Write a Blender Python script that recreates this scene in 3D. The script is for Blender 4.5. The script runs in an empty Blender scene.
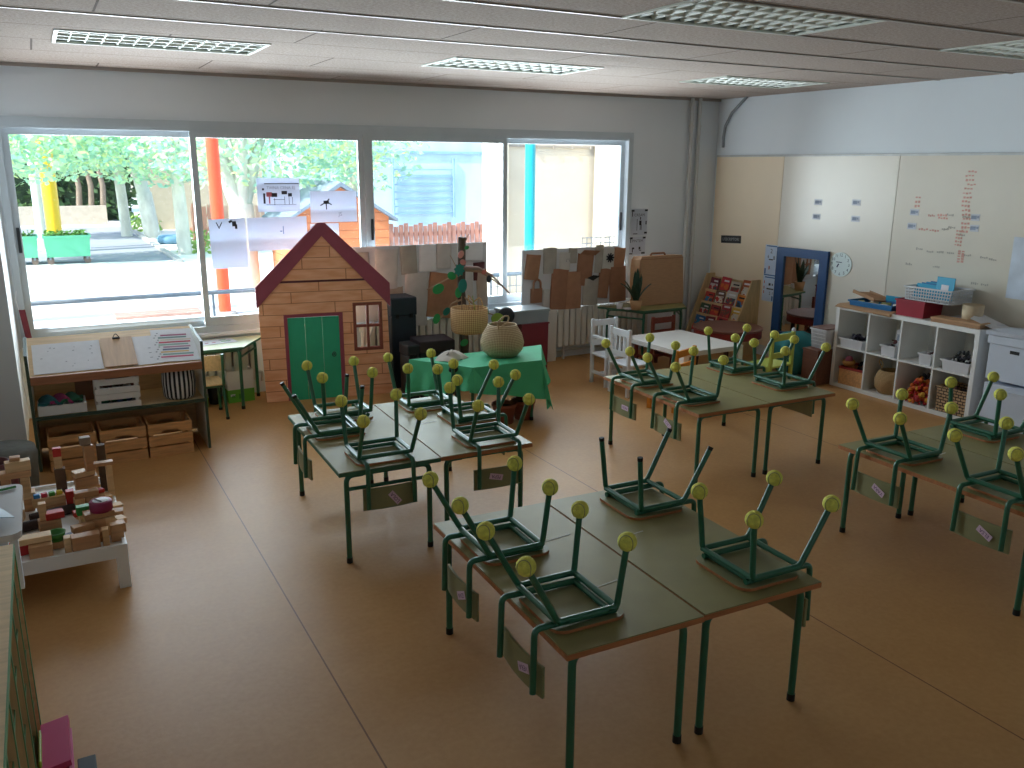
# Classroom with chairs turned up on the tables, seen towards the playground window
import bpy, bmesh, math, random
from mathutils import Vector, Matrix, Euler
S = bpy.context.scene
COL = S.collection
PI = math.pi
rnd = random.Random(7)

# ------------------------------------------------------------------ materials
def lin(c):
    if isinstance(c, str):
        c = [int(c[i:i + 2], 16) / 255 for i in (1, 3, 5)]
    return tuple((x / 12.92 if x <= .04045 else ((x + .055) / 1.055) ** 2.4) for x in c)

def nodes(m):
    m.use_nodes = True
    return m.node_tree, m.node_tree.nodes['Principled BSDF']

MATS = {}
def mat(name, col, rough=.6, metal=0., var=.12, scale=6., bump=0., bscale=None, stretch=None, spec=None):
    """plain colour broken up by noise, optional bump"""
    if name in MATS: return MATS[name]
    m = bpy.data.materials.new(name); t, p = nodes(m)
    c = lin(col)
    p.inputs['Roughness'].default_value = rough
    p.inputs['Metallic'].default_value = metal
    if spec is not None: p.inputs['Specular IOR Level'].default_value = spec
    tc = t.nodes.new('ShaderNodeTexCoord'); mp = t.nodes.new('ShaderNodeMapping')
    if stretch: mp.inputs['Scale'].default_value = stretch
    t.links.new(tc.outputs['Object'], mp.inputs[0])
    n = t.nodes.new('ShaderNodeTexNoise'); n.inputs['Scale'].default_value = scale; n.inputs['Detail'].default_value = 4
    t.links.new(mp.outputs[0], n.inputs['Vector'])
    r = t.nodes.new('ShaderNodeValToRGB')
    r.color_ramp.elements[0].position = .3; r.color_ramp.elements[1].position = .7
    r.color_ramp.elements[0].color = tuple(x * (1 - var) for x in c) + (1,)
    r.color_ramp.elements[1].color = tuple(min(1, x * (1 + var)) for x in c) + (1,)
    t.links.new(n.outputs[0], r.inputs[0]); t.links.new(r.outputs[0], p.inputs['Base Color'])
    if bump:
        n2 = t.nodes.new('ShaderNodeTexNoise'); n2.inputs['Scale'].default_value = bscale or scale * 4; n2.inputs['Detail'].default_value = 3
        t.links.new(mp.outputs[0], n2.inputs['Vector'])
        b = t.nodes.new('ShaderNodeBump'); b.inputs['Strength'].default_value = bump; b.inputs['Distance'].default_value = .01
        t.links.new(n2.outputs[0], b.inputs['Height']); t.links.new(b.outputs[0], p.inputs['Normal'])
    MATS[name] = m
    return m

def wood(name, col, dark=.7, scale=3., axis='x', rough=.55):
    if name in MATS: return MATS[name]
    st = {'x': (1, 9, 9), 'y': (9, 1, 9), 'z': (9, 9, 1)}[axis]
    m = mat(name, col, rough, var=(1 - dark) / 2 + .05, scale=scale * 2, stretch=st, bump=.05, bscale=12)
    return m

def ramp_mat(name, vec_fn, stops, rough=.6, interp='CONSTANT'):
    """material whose colour ramp is driven by a node network built by vec_fn(tree, coords) -> float socket"""
    m = bpy.data.materials.new(name); t, p = nodes(m)
    p.inputs['Roughness'].default_value = rough
    tc = t.nodes.new('ShaderNodeTexCoord')
    s = vec_fn(t, tc)
    r = t.nodes.new('ShaderNodeValToRGB'); r.color_ramp.interpolation = interp
    els = r.color_ramp.elements
    while len(els) < len(stops): els.new(.5)
    for e, (pos, c) in zip(els, stops): e.position = pos; e.color = lin(c) + (1,)
    t.links.new(s, r.inputs[0]); t.links.new(r.outputs[0], p.inputs['Base Color'])
    MATS[name] = m
    return m

def mth(t, op, a, b=None, c=None):
    n = t.nodes.new('ShaderNodeMath'); n.operation = op
    for i, v in enumerate((a, b, c)):
        if v is None: continue
        if isinstance(v, (int, float)): n.inputs[i].default_value = v
        else: t.links.new(v, n.inputs[i])
    return n.outputs[0]

def sep(t, out):
    n = t.nodes.new('ShaderNodeSeparateXYZ'); t.links.new(out, n.inputs[0]); return n.outputs

def stripes_mat(name, axis, period, duty, c1, c2, rough=.6):
    def fn(t, tc):
        v = sep(t, tc.outputs['Object'])[axis]
        return mth(t, 'FRACT', mth(t, 'DIVIDE', v, period))
    return ramp_mat(name, fn, [(0, c1), (duty, c2)], rough)

def weave_mat(name, c1, c2, period=.02, rough=.8, ang=False):
    """woven straw: checker of two tones with bump, running round the object's z axis"""
    m = bpy.data.materials.new(name); t, p = nodes(m)
    p.inputs['Roughness'].default_value = rough
    tc = t.nodes.new('ShaderNodeTexCoord')
    x, y, z = sep(t, tc.outputs['Object'])
    a = mth(t, 'MULTIPLY', mth(t, 'ARCTAN2', y, x), .16)
    s1 = mth(t, 'SINE', mth(t, 'MULTIPLY', mth(t, 'ADD', a, z), 2 * PI / period))
    s2 = mth(t, 'SINE', mth(t, 'MULTIPLY', mth(t, 'SUBTRACT', a, z), 2 * PI / period))
    v = mth(t, 'ADD', mth(t, 'MULTIPLY', mth(t, 'MULTIPLY', s1, s2), .5), .5)
    r = t.nodes.new('ShaderNodeValToRGB')
    r.color_ramp.elements[0].color = lin(c1) + (1,); r.color_ramp.elements[1].color = lin(c2) + (1,)
    r.color_ramp.elements[0].position = .25; r.color_ramp.elements[1].position = .7
    t.links.new(v, r.inputs[0]); t.links.new(r.outputs[0], p.inputs['Base Color'])
    b = t.nodes.new('ShaderNodeBump'); b.inputs['Strength'].default_value = .7; b.inputs['Distance'].default_value = .006
    t.links.new(v, b.inputs['Height']); t.links.new(b.outputs[0], p.inputs['Normal'])
    MATS[name] = m
    return m

# ------------------------------------------------------------------ mesh builder
def fillet(pts, r, n=5):
    pts = [Vector(p) for p in pts]
    if r <= 0 or len(pts) < 3: return pts
    out = [pts[0]]
    for i in range(1, len(pts) - 1):
        a, b, c = pts[i - 1], pts[i], pts[i + 1]
        d1, d2 = (a - b), (c - b)
        l1, l2 = d1.length, d2.length
        d1.normalize(); d2.normalize()
        ang = d1.angle(d2)
        if ang > PI - .05: out.append(b); continue
        k = min(r / math.tan(ang / 2), l1 * .49, l2 * .49)
        p1, p2 = b + d1 * k, b + d2 * k
        for j in range(n + 1):
            s = j / n
            out.append(p1 * (1 - s) ** 2 + b * 2 * s * (1 - s) + p2 * s * s)
    out.append(pts[-1])
    return out

class MB:
    def __init__(s): s.v = []; s.f = []; s.m = []; s.sm = []
    def add(s, vs, fs, m=0, smooth=False, M=None):
        o = len(s.v)
        for p in vs:
            p = Vector(p)
            if M is not None: p = M @ p
            s.v.append(p)
        for f in fs:
            s.f.append(tuple(o + i for i in f)); s.m.append(m); s.sm.append(smooth)
        return s
    def bm(s, b, m=0, smooth=False, M=None):
        b.verts.ensure_lookup_table()
        b.verts.index_update()
        s.add([v.co.copy() for v in b.verts], [[v.index for v in f.verts] for f in b.faces], m, smooth, M)
        b.free(); return s
    def box(s, c, d, m=0, bev=0., M=None, rot=None):
        """box centred at c with size d"""
        x, y, z = d[0] / 2, d[1] / 2, d[2] / 2
        T = Matrix.Translation(c)
        if rot is not None: T = T @ Euler(rot).to_matrix().to_4x4()
        if M is not None: T = M @ T
        if bev > 0:
            b = bmesh.new(); bmesh.ops.create_cube(b, size=1)
            for v in b.verts: v.co = Vector((v.co.x * d[0], v.co.y * d[1], v.co.z * d[2]))
            bmesh.ops.bevel(b, geom=b.edges[:], offset=min(bev, min(d) * .45), segments=2, affect='EDGES', profile=.5)
            return s.bm(b, m, False, T)
        vs = [(i * x, j * y, k * z) for i in (-1, 1) for j in (-1, 1) for k in (-1, 1)]
        fs = [(0, 1, 3, 2), (4, 6, 7, 5), (0, 4, 5, 1), (2, 3, 7, 6), (0, 2, 6, 4), (1, 5, 7, 3)]
        return s.add(vs, fs, m, False, T)
    def bx(s, x0, x1, y0, y1, z0, z1, m=0, bev=0., M=None):
        return s.box(((x0 + x1) / 2, (y0 + y1) / 2, (z0 + z1) / 2), (abs(x1 - x0), abs(y1 - y0), abs(z1 - z0)), m, bev, M)
    def tube(s, pts, r, n=10, m=0, closed=False, fil=0., M=None, r2=None, cap=True):
        P = fillet(pts, fil) if fil else [Vector(p) for p in pts]
        k = len(P); vs = []; fs = []
        tang = []
        for i in range(k):
            a = P[(i - 1) % k] if (closed or i > 0) else P[i]
            b = P[(i + 1) % k] if (closed or i < k - 1) else P[i]
            tang.append((b - a).normalized())
        up = Vector((0, 0, 1)) if abs(tang[0].z) < .9 else Vector((1, 0, 0))
        N = tang[0].cross(up).normalized()
        for i in range(k):
            t = tang[i]
            N = (N - t * N.dot(t))
            if N.length < 1e-6: N = t.orthogonal()
            N.normalize()
            B = t.cross(N)
            rr = r if r2 is None else r + (r2 - r) * i / max(1, k - 1)
            for j in range(n):
                a = 2 * PI * j / n
                vs.append(P[i] + (N * math.cos(a) + B * math.sin(a)) * rr)
        R = k if closed else k - 1
        for i in range(R):
            for j in range(n):
                a, b = i * n + j, i * n + (j + 1) % n
                c, d = ((i + 1) % k) * n + (j + 1) % n, ((i + 1) % k) * n + j
                fs.append((a, d, c, b))
        s.add(vs, fs, m, True, M)
        if cap and not closed:
            s.add(vs[:n], [tuple(range(n))], m, False, M)
            s.add(vs[-n:], [tuple(range(n))[::-1]], m, False, M)
        return s
    def cyl(s, a, b, r, n=16, m=0, r2=None, M=None):
        return s.tube([a, b], r, n, m, r2=r2, M=M)
    def lathe(s, prof, n=24, m=0, M=None, smooth=True):
        vs = []; fs = []
        for (r, z) in prof:
            for j in range(n):
                a = 2 * PI * j / n
                vs.append((max(r, 1e-4) * math.cos(a), max(r, 1e-4) * math.sin(a), z))
        for i in range(len(prof) - 1):
            for j in range(n):
                fs.append((i * n + j, i * n + (j + 1) % n, (i + 1) * n + (j + 1) % n, (i + 1) * n + j))
        return s.add(vs, fs, m, smooth, M)
    def ball(s, c, r, m=0, u=16, v=10, sc=(1, 1, 1), M=None):
        vs = []; fs = []
        for i in range(v + 1):
            th = PI * i / v
            for j in range(u):
                a = 2 * PI * j / u
                rr = max(math.sin(th), 1e-3)
                vs.append((c[0] + r * sc[0] * rr * math.cos(a), c[1] + r * sc[1] * rr * math.sin(a), c[2] + r * sc[2] * math.cos(th)))
        for i in range(v):
            for j in range(u):
                fs.append((i * u + j, (i + 1) * u + j, (i + 1) * u + (j + 1) % u, i * u + (j + 1) % u))
        return s.add(vs, fs, m, True, M)
    def prism(s, poly, h, m=0, M=None, mside=None):
        """poly in xy, extruded from z=0 to z=h (M places it)"""
        n = len(poly)
        vs = [(p[0], p[1], 0) for p in poly] + [(p[0], p[1], h) for p in poly]
        s.add(vs, [tuple(range(n))[::-1], tuple(range(n, 2 * n))], m, False, M)
        s.add(vs, [(i, (i + 1) % n, n + (i + 1) % n, n + i) for i in range(n)], m if mside is None else mside, False, M)
        return s
    def grid(s, fn, nu, nv, m=0, th=0., smooth=True, M=None):
        """surface fn(u,v) -> point, u,v in 0..1, given thickness th along its normal"""
        P = [[Vector(fn(i / nu, j / nv)) for j in range(nv + 1)] for i in range(nu + 1)]
        idx = lambda i, j: i * (nv + 1) + j
        top = [p for row in P for p in row]
        fs = [(idx(i, j), idx(i + 1, j), idx(i + 1, j + 1), idx(i, j + 1)) for i in range(nu) for j in range(nv)]
        s.add(top, fs, m, smooth, M)
        if th:
            bot = []
            for i in range(nu + 1):
                for j in range(nv + 1):
                    du = P[min(i + 1, nu)][j] - P[max(i - 1, 0)][j]; dv = P[i][min(j + 1, nv)] - P[i][max(j - 1, 0)]
                    nn = du.cross(dv)
                    nn = nn.normalized() if nn.length > 1e-9 else Vector((0, 0, 1))
                    bot.append(P[i][j] - nn * th)
            s.add(bot, [f[::-1] for f in fs], m, smooth, M)
            o = len(top); rim = []
            for i in range(nu): rim += [(idx(i, 0), o + idx(i, 0), o + idx(i + 1, 0), idx(i + 1, 0)), (idx(i, nv), idx(i + 1, nv), o + idx(i + 1, nv), o + idx(i, nv))]
            for j in range(nv): rim += [(idx(0, j), idx(0, j + 1), o + idx(0, j + 1), o + idx(0, j)), (idx(nu, j), o + idx(nu, j), o + idx(nu, j + 1), idx(nu, j + 1))]
            s.add(top + bot, rim, m, False, M)
        return s
    def build(s, name, mats, parent=None, at=None):
        me = bpy.data.meshes.new(name)
        o = Vector(at) if at is not None else Vector((0, 0, 0))
        me.from_pydata([tuple(v - o) for v in s.v], [], s.f)
        mats = mats if isinstance(mats, (list, tuple)) else [mats]
        for x in mats: me.materials.append(x)
        me.polygons.foreach_set('material_index', s.m)
        me.polygons.foreach_set('use_smooth', s.sm)
        me.update()
        ob = bpy.data.objects.new(name, me); COL.objects.link(ob)
        if at is not None: ob.location = o
        if parent is not None: ob.parent = parent
        return ob

def text_geo(txt, size):
    """flat letter outlines from Blender's own font: (verts, faces), centred on the origin in the xy plane"""
    cu = bpy.data.curves.new('lettering', 'FONT'); cu.body = txt; cu.size = size; cu.align_x = 'CENTER'; cu.align_y = 'CENTER'
    cu.resolution_u = 2
    ob = bpy.data.objects.new('lettering', cu); COL.objects.link(ob)
    dg = bpy.context.evaluated_depsgraph_get()
    me = bpy.data.meshes.new_from_object(ob.evaluated_get(dg))
    vs = [v.co.copy() for v in me.vertices]; fs = [tuple(p.vertices) for p in me.polygons]
    bpy.data.objects.remove(ob); bpy.data.curves.remove(cu); bpy.data.meshes.remove(me)
    return vs, fs

def frame(o, x, y):
    """matrix with origin o, local x axis x and local y axis y"""
    x = Vector(x).normalized(); y = Vector(y); y = (y - x * y.dot(x)).normalized(); z = x.cross(y)
    return Matrix(((x.x, y.x, z.x, o[0]), (x.y, y.y, z.y, o[1]), (x.z, y.z, z.z, o[2]), (0, 0, 0, 1)))

def tag(o, label, cat, group=None):
    o['label'] = label; o['category'] = cat
    if group: o['group'] = group
    return o

def thing(name, label, cat, loc=(0, 0, 0), rz=0., group=None, rot=None):
    o = bpy.data.objects.new(name, None); COL.objects.link(o)
    o.empty_display_size = .05
    o.location = loc; o.rotation_euler = rot if rot else (0, 0, rz)
    return tag(o, label, cat, group)

def struct(name, mb, mats, at=None, parent=None):
    o = mb.build(name, mats, parent, at)
    o['kind'] = 'structure'
    return o

def dup(src, loc, rz, label, group=None, rot=None):
    def cp(o, par):
        c = o.copy(); COL.objects.link(c); c.parent = par
        for ch in list(o.children): cp(ch, c)
        return c
    r = cp(src, None)
    r.location = loc; r.rotation_euler = rot if rot else (0, 0, rz)
    r['label'] = label
    if group: r['group'] = group
    return r

# ------------------------------------------------------------------ shared materials
WHITE = mat('white_paint', '#e6e6e2', .45, var=.03)
GREEN_STEEL = mat('green_enamel', '#27664c', .3, var=.1, spec=.6)
GREEN_EDGE = mat('green_edge', '#3a6a50', .5, var=.08)
LAMINATE = mat('olive_laminate', '#8d8654', .46, var=.06, scale=9)
PLYEDGE = wood('plywood_edge', '#b06f42', .75, axis='x')
SEATPLY = mat('seat_plywood', '#8a8a62', .45, var=.08, scale=10)
BALL = mat('tennis_felt', '#e6e368', .95, var=.16, scale=60, bump=.6, bscale=220)
BALLSEAM = mat('tennis_seam', '#a9a76a', .9, var=.05)
BLACKR = mat('black_rubber', '#121413', .6, var=.1)
KRAFT = mat('kraft_card', '#b28a68', .85, var=.08, scale=14, stretch=(1, 1, 6))
KRAFT2 = mat('kraft_paper_light', '#c29a74', .85, var=.08, scale=12)
GREYBAG = mat('pale_grey_paper', '#a9a39a', .9, var=.08, scale=12)
PAPER = mat('white_paper', '#e3e3e6', .85, var=.03, scale=20)
PINE = wood('pine', '#d3a06a', .72, axis='x')
PINEY = wood('pine_upright', '#cf9c68', .72, axis='z')
BIRCH = wood('birch_ply', '#d9bb8c', .85, axis='x')
BIRCHV = wood('birch_ply_upright', '#cbb083', .85, axis='z')
INK = mat('dark_ink', '#2a2a30', .8, var=.05)
INKRED = mat('red_ink', '#c47468', .8, var=.05)
INKBLUE = mat('blue_ink', '#3c7ac0', .8, var=.05)
INKVIOLET = mat('violet_ink', '#5a2b6b', .8, var=.05)
SKY_STRENGTH, SUN_ENERGY, EXPOSURE, DAY_FILL, BOUNCE_FILL = .32, 4.8, 1.0, 19, 232
# ================================================================== THE ROOM
XR, YB, ZC = 7.0, 7.9, 2.80
XL, YF = -1.3, -1.2
PAINT = mat('wall_paint', '#dfe5ea', .7, var=.025, scale=1.2, bump=.03, bscale=60)
PAINT_R = mat('wall_paint_blueish', '#e3ebf1', .7, var=.025, scale=1.2, bump=.03, bscale=60)

# floor: marbled tan vinyl in 2.15 m sheets
def floor_mat():
    m = bpy.data.materials.new('vinyl_floor'); t, p = nodes(m)
    tc = t.nodes.new('ShaderNodeTexCoord')
    n1 = t.nodes.new('ShaderNodeTexNoise'); n1.inputs['Scale'].default_value = 3; n1.inputs['Detail'].default_value = 8; n1.inputs['Roughness'].default_value = .7
    n2 = t.nodes.new('ShaderNodeTexNoise'); n2.inputs['Scale'].default_value = 38; n2.inputs['Detail'].default_value = 3
    t.links.new(tc.outputs['Object'], n1.inputs['Vector']); t.links.new(tc.outputs['Object'], n2.inputs['Vector'])
    f = mth(t, 'ADD', mth(t, 'MULTIPLY', n1.outputs[0], .6), mth(t, 'MULTIPLY', n2.outputs[0], .4))
    r = t.nodes.new('ShaderNodeValToRGB')
    r.color_ramp.elements[0].position = .38; r.color_ramp.elements[0].color = lin('#b98a55') + (1,)
    r.color_ramp.elements[1].position = .62; r.color_ramp.elements[1].color = lin('#c39560') + (1,)
    t.links.new(f, r.inputs[0])
    x, y, z = sep(t, tc.outputs['Object'])
    d = mth(t, 'ABSOLUTE', mth(t, 'SUBTRACT', mth(t, 'MODULO', mth(t, 'ADD', x, 20 * 2.15 - .86 + 1.075), 2.15), 1.075))
    seam = mth(t, 'LESS_THAN', d, .0035)
    mx = t.nodes.new('ShaderNodeMix'); mx.data_type = 'RGBA'
    t.links.new(seam, mx.inputs[0]); t.links.new(r.outputs[0], mx.inputs[6]); mx.inputs[7].default_value = lin('#7d5637') + (1,)
    t.links.new(mx.outputs[2], p.inputs['Base Color'])
    rr = t.nodes.new('ShaderNodeMapRange'); rr.inputs['To Min'].default_value = .38; rr.inputs['To Max'].default_value = .5
    p.inputs['Specular IOR Level'].default_value = .22
    t.links.new(n1.outputs[0], rr.inputs[0]); t.links.new(rr.outputs[0], p.inputs['Roughness'])
    b = t.nodes.new('ShaderNodeBump'); b.inputs['Strength'].default_value = .06; b.inputs['Distance'].default_value = .01
    t.links.new(n2.outputs[0], b.inputs['Height']); t.links.new(b.outputs[0], p.inputs['Normal'])
    return m
struct('floor', MB().bx(XL - .2, XR + .2, YF - .2, YB + .26, -.08, 0), floor_mat())

# window wall
WX0, WX1, WZ0, WZ1 = -.23, 5.80, .60, 2.41
w = MB()
w.bx(XL - .2, WX0, YB, YB + .26, 0, ZC + .3)
w.bx(WX1, XR + .2, YB, YB + .26, 0, ZC + .3)
w.bx(WX0, WX1, YB, YB + .26, 0, WZ0)
w.bx(WX0, WX1, YB, YB + .26, WZ1, ZC + .3)
struct('wall_back', w, PAINT)
w = MB().bx(XR, XR + .2, YF, YB, 0, ZC + .3)
struct('wall_right', w, PAINT_R)
w = MB().bx(XL - .2, XL, YF, YB, 0, ZC + .3)
w.bx(XL, -.255, 6.95, YB, 0, ZC)                     # the pier left of the window
struct('wall_left', w, PAINT)
struct('wall_front', MB().bx(XL - .2, XR + .2, YF - .2, YF, 0, ZC + .3), PAINT)

# ceiling: fibre panels in rows along X, with openings for the recessed lights
def ceil_mat():
    m = bpy.data.materials.new('wood_fibre_panel'); t, p = nodes(m)
    p.inputs['Roughness'].default_value = .95
    tc = t.nodes.new('ShaderNodeTexCoord')
    n = t.nodes.new('ShaderNodeTexNoise'); n.inputs['Scale'].default_value = 55; n.inputs['Detail'].default_value = 5; n.inputs['Roughness'].default_value = .8
    t.links.new(tc.outputs['Object'], n.inputs['Vector'])
    r = t.nodes.new('ShaderNodeValToRGB')
    r.color_ramp.elements[0].position = .34; r.color_ramp.elements[0].color = lin('#8f7e74') + (1,)
    r.color_ramp.elements[1].position = .66; r.color_ramp.elements[1].color = lin('#bcaea4') + (1,)
    t.links.new(n.outputs[0], r.inputs[0])
    x, y, z = sep(t, tc.outputs['Object'])
    row = mth(t, 'FLOOR', mth(t, 'DIVIDE', mth(t, 'ADD', y, 20 * .63 - .03), .63))
    off = mth(t, 'MULTIPLY', mth(t, 'FRACT', mth(t, 'MULTIPLY', row, .381)), 1.9)
    d = mth(t, 'MODULO', mth(t, 'ADD', mth(t, 'ADD', x, 20), off), 1.9)
    seam = mth(t, 'LESS_THAN', d, .012)
    d2 = mth(t, 'MODULO', mth(t, 'ADD', y, 20 * .63 - .03), .63)
    seam2 = mth(t, 'LESS_THAN', mth(t, 'ABSOLUTE', mth(t, 'SUBTRACT', d2, .626)), .006)
    s = mth(t, 'MAXIMUM', seam, seam2)
    mx = t.nodes.new('ShaderNodeMix'); mx.data_type = 'RGBA'
    t.links.new(s, mx.inputs[0]); t.links.new(r.outputs[0], mx.inputs[6]); mx.inputs[7].default_value = lin('#574840') + (1,)
    t.links.new(mx.outputs[2], p.inputs['Base Color'])
    b = t.nodes.new('ShaderNodeBump'); b.inputs['Strength'].default_value = .5; b.inputs['Distance'].default_value = .01
    t.links.new(n.outputs[0], b.inputs['Height']); t.links.new(b.outputs[0], p.inputs['Normal'])
    return m
rows = [(3.22, 3.85, [(2.72, 3.94), (5.22, 6.44)]), (5.80, 6.42, [(.20, 1.42), (2.70, 3.96), (5.20, 6.42)])]
w = MB()
y = YF
for (y0, y1, holes) in rows:
    w.bx(XL, XR, y, y0, ZC, ZC + .03)
    x = XL
    for (a, b) in holes:
        w.bx(x, a, y0, y1, ZC, ZC + .03); x = b
    w.bx(x, XR, y0, y1, ZC, ZC + .03)
    y = y1
w.bx(XL, XR, y, YB, ZC, ZC + .03)
w.bx(XL - .2, XR + .2, YF - .2, YB + .26, ZC + .3, ZC + .34)
struct('ceiling', w, ceil_mat())
ALU = mat('pale_aluminium', '#b9bfc2', .35, metal=.5, var=.04)
TBAR = mat('ceiling_bar', '#a8a29c', .45, metal=.15, var=.05)
for i, yy in enumerate((.70, 1.33, 1.96, 2.59, 3.22, 3.85, 4.47, 5.12)):
    struct('trim_%d' % (i + 1), MB().bx(XL, XR, yy - .012, yy + .012, ZC - .006, ZC - .001), TBAR)
w = MB().bx(WX0 - 1, XR, YB - .03, YB, ZC - .025, ZC)
struct('trim_9', w, mat('edge_batten', '#a49a93', .7))

# recessed louvre lights, all switched off
LV = mat('louvre_white', '#d3d8d0', .4, var=.03)
LVIN = mat('fitting_inside', '#a3aaa3', .6, var=.05)
TUBEM = mat('dead_tube', '#c9cdca', .3, var=.02)
def light_fitting(x0, x1, y0, y1, label):
    t = thing('ceiling_light', label, 'ceiling light', ((x0 + x1) / 2, (y0 + y1) / 2, ZC), 0, 'recessed louvre lights, switched off')
    hx, hy = (x1 - x0) / 2, (y1 - y0) / 2
    h = MB()
    h.bx(-hx, hx, -hy, hy, .13, .135)
    h.bx(-hx, -hx + .004, -hy, hy, 0, .13); h.bx(hx - .004, hx, -hy, hy, 0, .13)
    h.bx(-hx, hx, -hy, -hy + .004, 0, .13); h.bx(-hx, hx, hy - .004, hy, 0, .13)
    h.build('housing', LVIN, t)
    f = MB()
    e = .022
    f.bx(-hx, hx, -hy, -hy + e, -.008, .004); f.bx(-hx, hx, hy - e, hy, -.008, .004)
    f.bx(-hx, -hx + e, -hy + e, hy - e, -.008, .004); f.bx(hx - e, hx, -hy + e, hy - e, -.008, .004)
    f.build('rim', LV, t)
    l = MB()
    for k in range(1, 4):                              # lengthwise reflectors
        yy = -hy + 2 * hy * k / 4
        l.prism([(-.055, .07), (.055, .07), (.012, 0), (-.012, 0)], 2 * (hx - e), M=frame((-hx + e, yy, 0), (0, 1, 0), (0, 0, 1)))
    nb = 13
    for k in range(1, nb):                             # cross blades, V shaped
        xx = -hx + 2 * hx * k / nb
        l.prism([(-.03, .06), (.03, .06), (.004, 0), (-.004, 0)], 2 * (hy - e), M=frame((xx, hy - e, 0), (1, 0, 0), (0, 0, 1)))
    l.build('louvre', LV, t)
    for yy in (-.14, .14):
        MB().cyl((-hx + .05, yy, .1), (hx - .05, yy, .1), .013, 10).build('lamp_tube', TUBEM, t)
    return t
light_fitting(.20, 1.42, 5.80, 6.42, 'louvred ceiling light above the leftmost window pane, near the window wall')
light_fitting(2.70, 3.96, 5.80, 6.42, 'louvred ceiling light near the window wall, middle of the row of three')
light_fitting(5.20, 6.42, 5.80, 6.42, 'louvred ceiling light nearest the corner with the heating pipes')
light_fitting(2.72, 3.94, 3.22, 3.85, 'largest-looking louvred ceiling light, cut by the top edge of the picture')
light_fitting(5.22, 6.44, 3.22, 3.85, 'louvred ceiling light cut by the right edge of the picture, near the whiteboard')

# ------------------------------------------------------------------ windows
FRAME = mat('window_aluminium', '#bcc5cb', .4, metal=.1, var=.03)
GLASS = bpy.data.materials.new('window_glass'); GLASS.use_nodes = True
_t = GLASS.node_tree; _t.nodes.clear()
_o = _t.nodes.new('ShaderNodeOutputMaterial'); _mx = _t.nodes.new('ShaderNodeMixShader')
_tr = _t.nodes.new('ShaderNodeBsdfTransparent'); _gl = _t.nodes.new('ShaderNodeBsdfGlossy'); _fr = _t.nodes.new('ShaderNodeFresnel')
_tr.inputs[0].default_value = (.93, .97, .98, 1); _gl.inputs['Roughness'].default_value = .02; _fr.inputs[0].default_value = 1.35
_t.links.new(_fr.outputs[0], _mx.inputs[0]); _t.links.new(_tr.outputs[0], _mx.inputs[1]); _t.links.new(_gl.outputs[0], _mx.inputs[2]); _t.links.new(_mx.outputs[0], _o.inputs[0])
DARKH = mat('black_handle', '#22262a', .4)
w = MB()                                               # fixed outer frame and tracks
w.bx(WX0, WX1, YB - .02, YB + .1, WZ1 - .06, WZ1)
w.bx(WX0, WX1, YB - .012, YB + .1, WZ1 - .085, WZ1 - .06)
w.bx(WX0, WX1, YB - .02, YB + .1, WZ0, WZ0 + .055)
w.bx(WX0, WX0 + .05, YB - .02, YB + .1, WZ0 + .055, WZ1 - .06)
w.bx(WX1 - .06, WX1, YB - .02, YB + .1, WZ0 + .055, WZ1 - .06)
w.bx(2.725, 2.765, YB - .016, YB + .1, WZ0 + .055, WZ1 - .06)
struct('trim_10', w, FRAME)
def sash(i, x0, x1, yy, hx=None):
    z0, z1, e = WZ0 + .055, WZ1 - .085, .05
    s = MB()
    s.bx(x0, x1, yy, yy + .035, z1 - e, z1); s.bx(x0, x1, yy, yy + .035, z0, z0 + .08)
    s.bx(x0, x0 + e, yy, yy + .035, z0 + .08, z1 - e); s.bx(x1 - e, x1, yy, yy + .035, z0 + .08, z1 - e)
    o = struct('window_%d' % i, s, FRAME)
    g = MB().bx(x0 + e - .005, x1 - e + .005, yy + .014, yy + .02, z0 + .075, z1 - e + .005).build('pane', GLASS, o)
    if hx is not None:
        MB().bx(hx - .012, hx + .012, yy - .012, yy, 1.36, 1.56, bev=.006).build('pull_handle', DARKH, o)
sash(1, WX0 + .05, 1.25, YB + .045, WX0 + .078)
sash(2, 1.20, 2.725, YB + .002)
sash(3, 2.765, 4.25, YB + .002, 2.79)
sash(4, 4.205, WX1 - .06, YB + .045, WX1 - .09)
struct('trim_11', MB().bx(WX0 - .01, WX1 + .02, YB - .05, YB, WZ0 - .035, WZ0, bev=.006), PAINT)

# heating pipes, cable, radiator casing
PIPE = mat('painted_pipe', '#c9cac9', .5, var=.03)
for k, xx in enumerate((6.58, 6.69)):
    t = thing('heating_pipe', ('white vertical heating pipe in the corner, the one nearer the window', 'white vertical heating pipe in the corner, the one nearer the beige board')[k], 'pipe', (xx, YB - .035, 0))
    MB().cyl((0, 0, 0), (0, 0, ZC), .022, 14).build('pipe_run', PIPE, t)
    c = MB()
    for zz in (1.05, 2.5):
        c.tube([(0, 0, zz - .012), (0, 0, zz + .012)], .029, 14); c.bx(-.01, .01, 0, .035, zz - .01, zz + .01)
    c.build('pipe_clip', PIPE, t)
CABLE = mat('grey_cable', '#8a8f92', .5)
tag(MB().tube([(6.96, 7.42, ZC), (6.97, 7.5, 2.75), (6.98, 7.66, 2.64), (6.985, 7.76, 2.5), (6.985, 7.78, 2.38), (6.985, 7.775, 2.27)], .016, 8, fil=.06).build('cable_conduit', CABLE, at=None),
    'grey bent conduit coming out of the ceiling above the beige board', 'cable')

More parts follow.
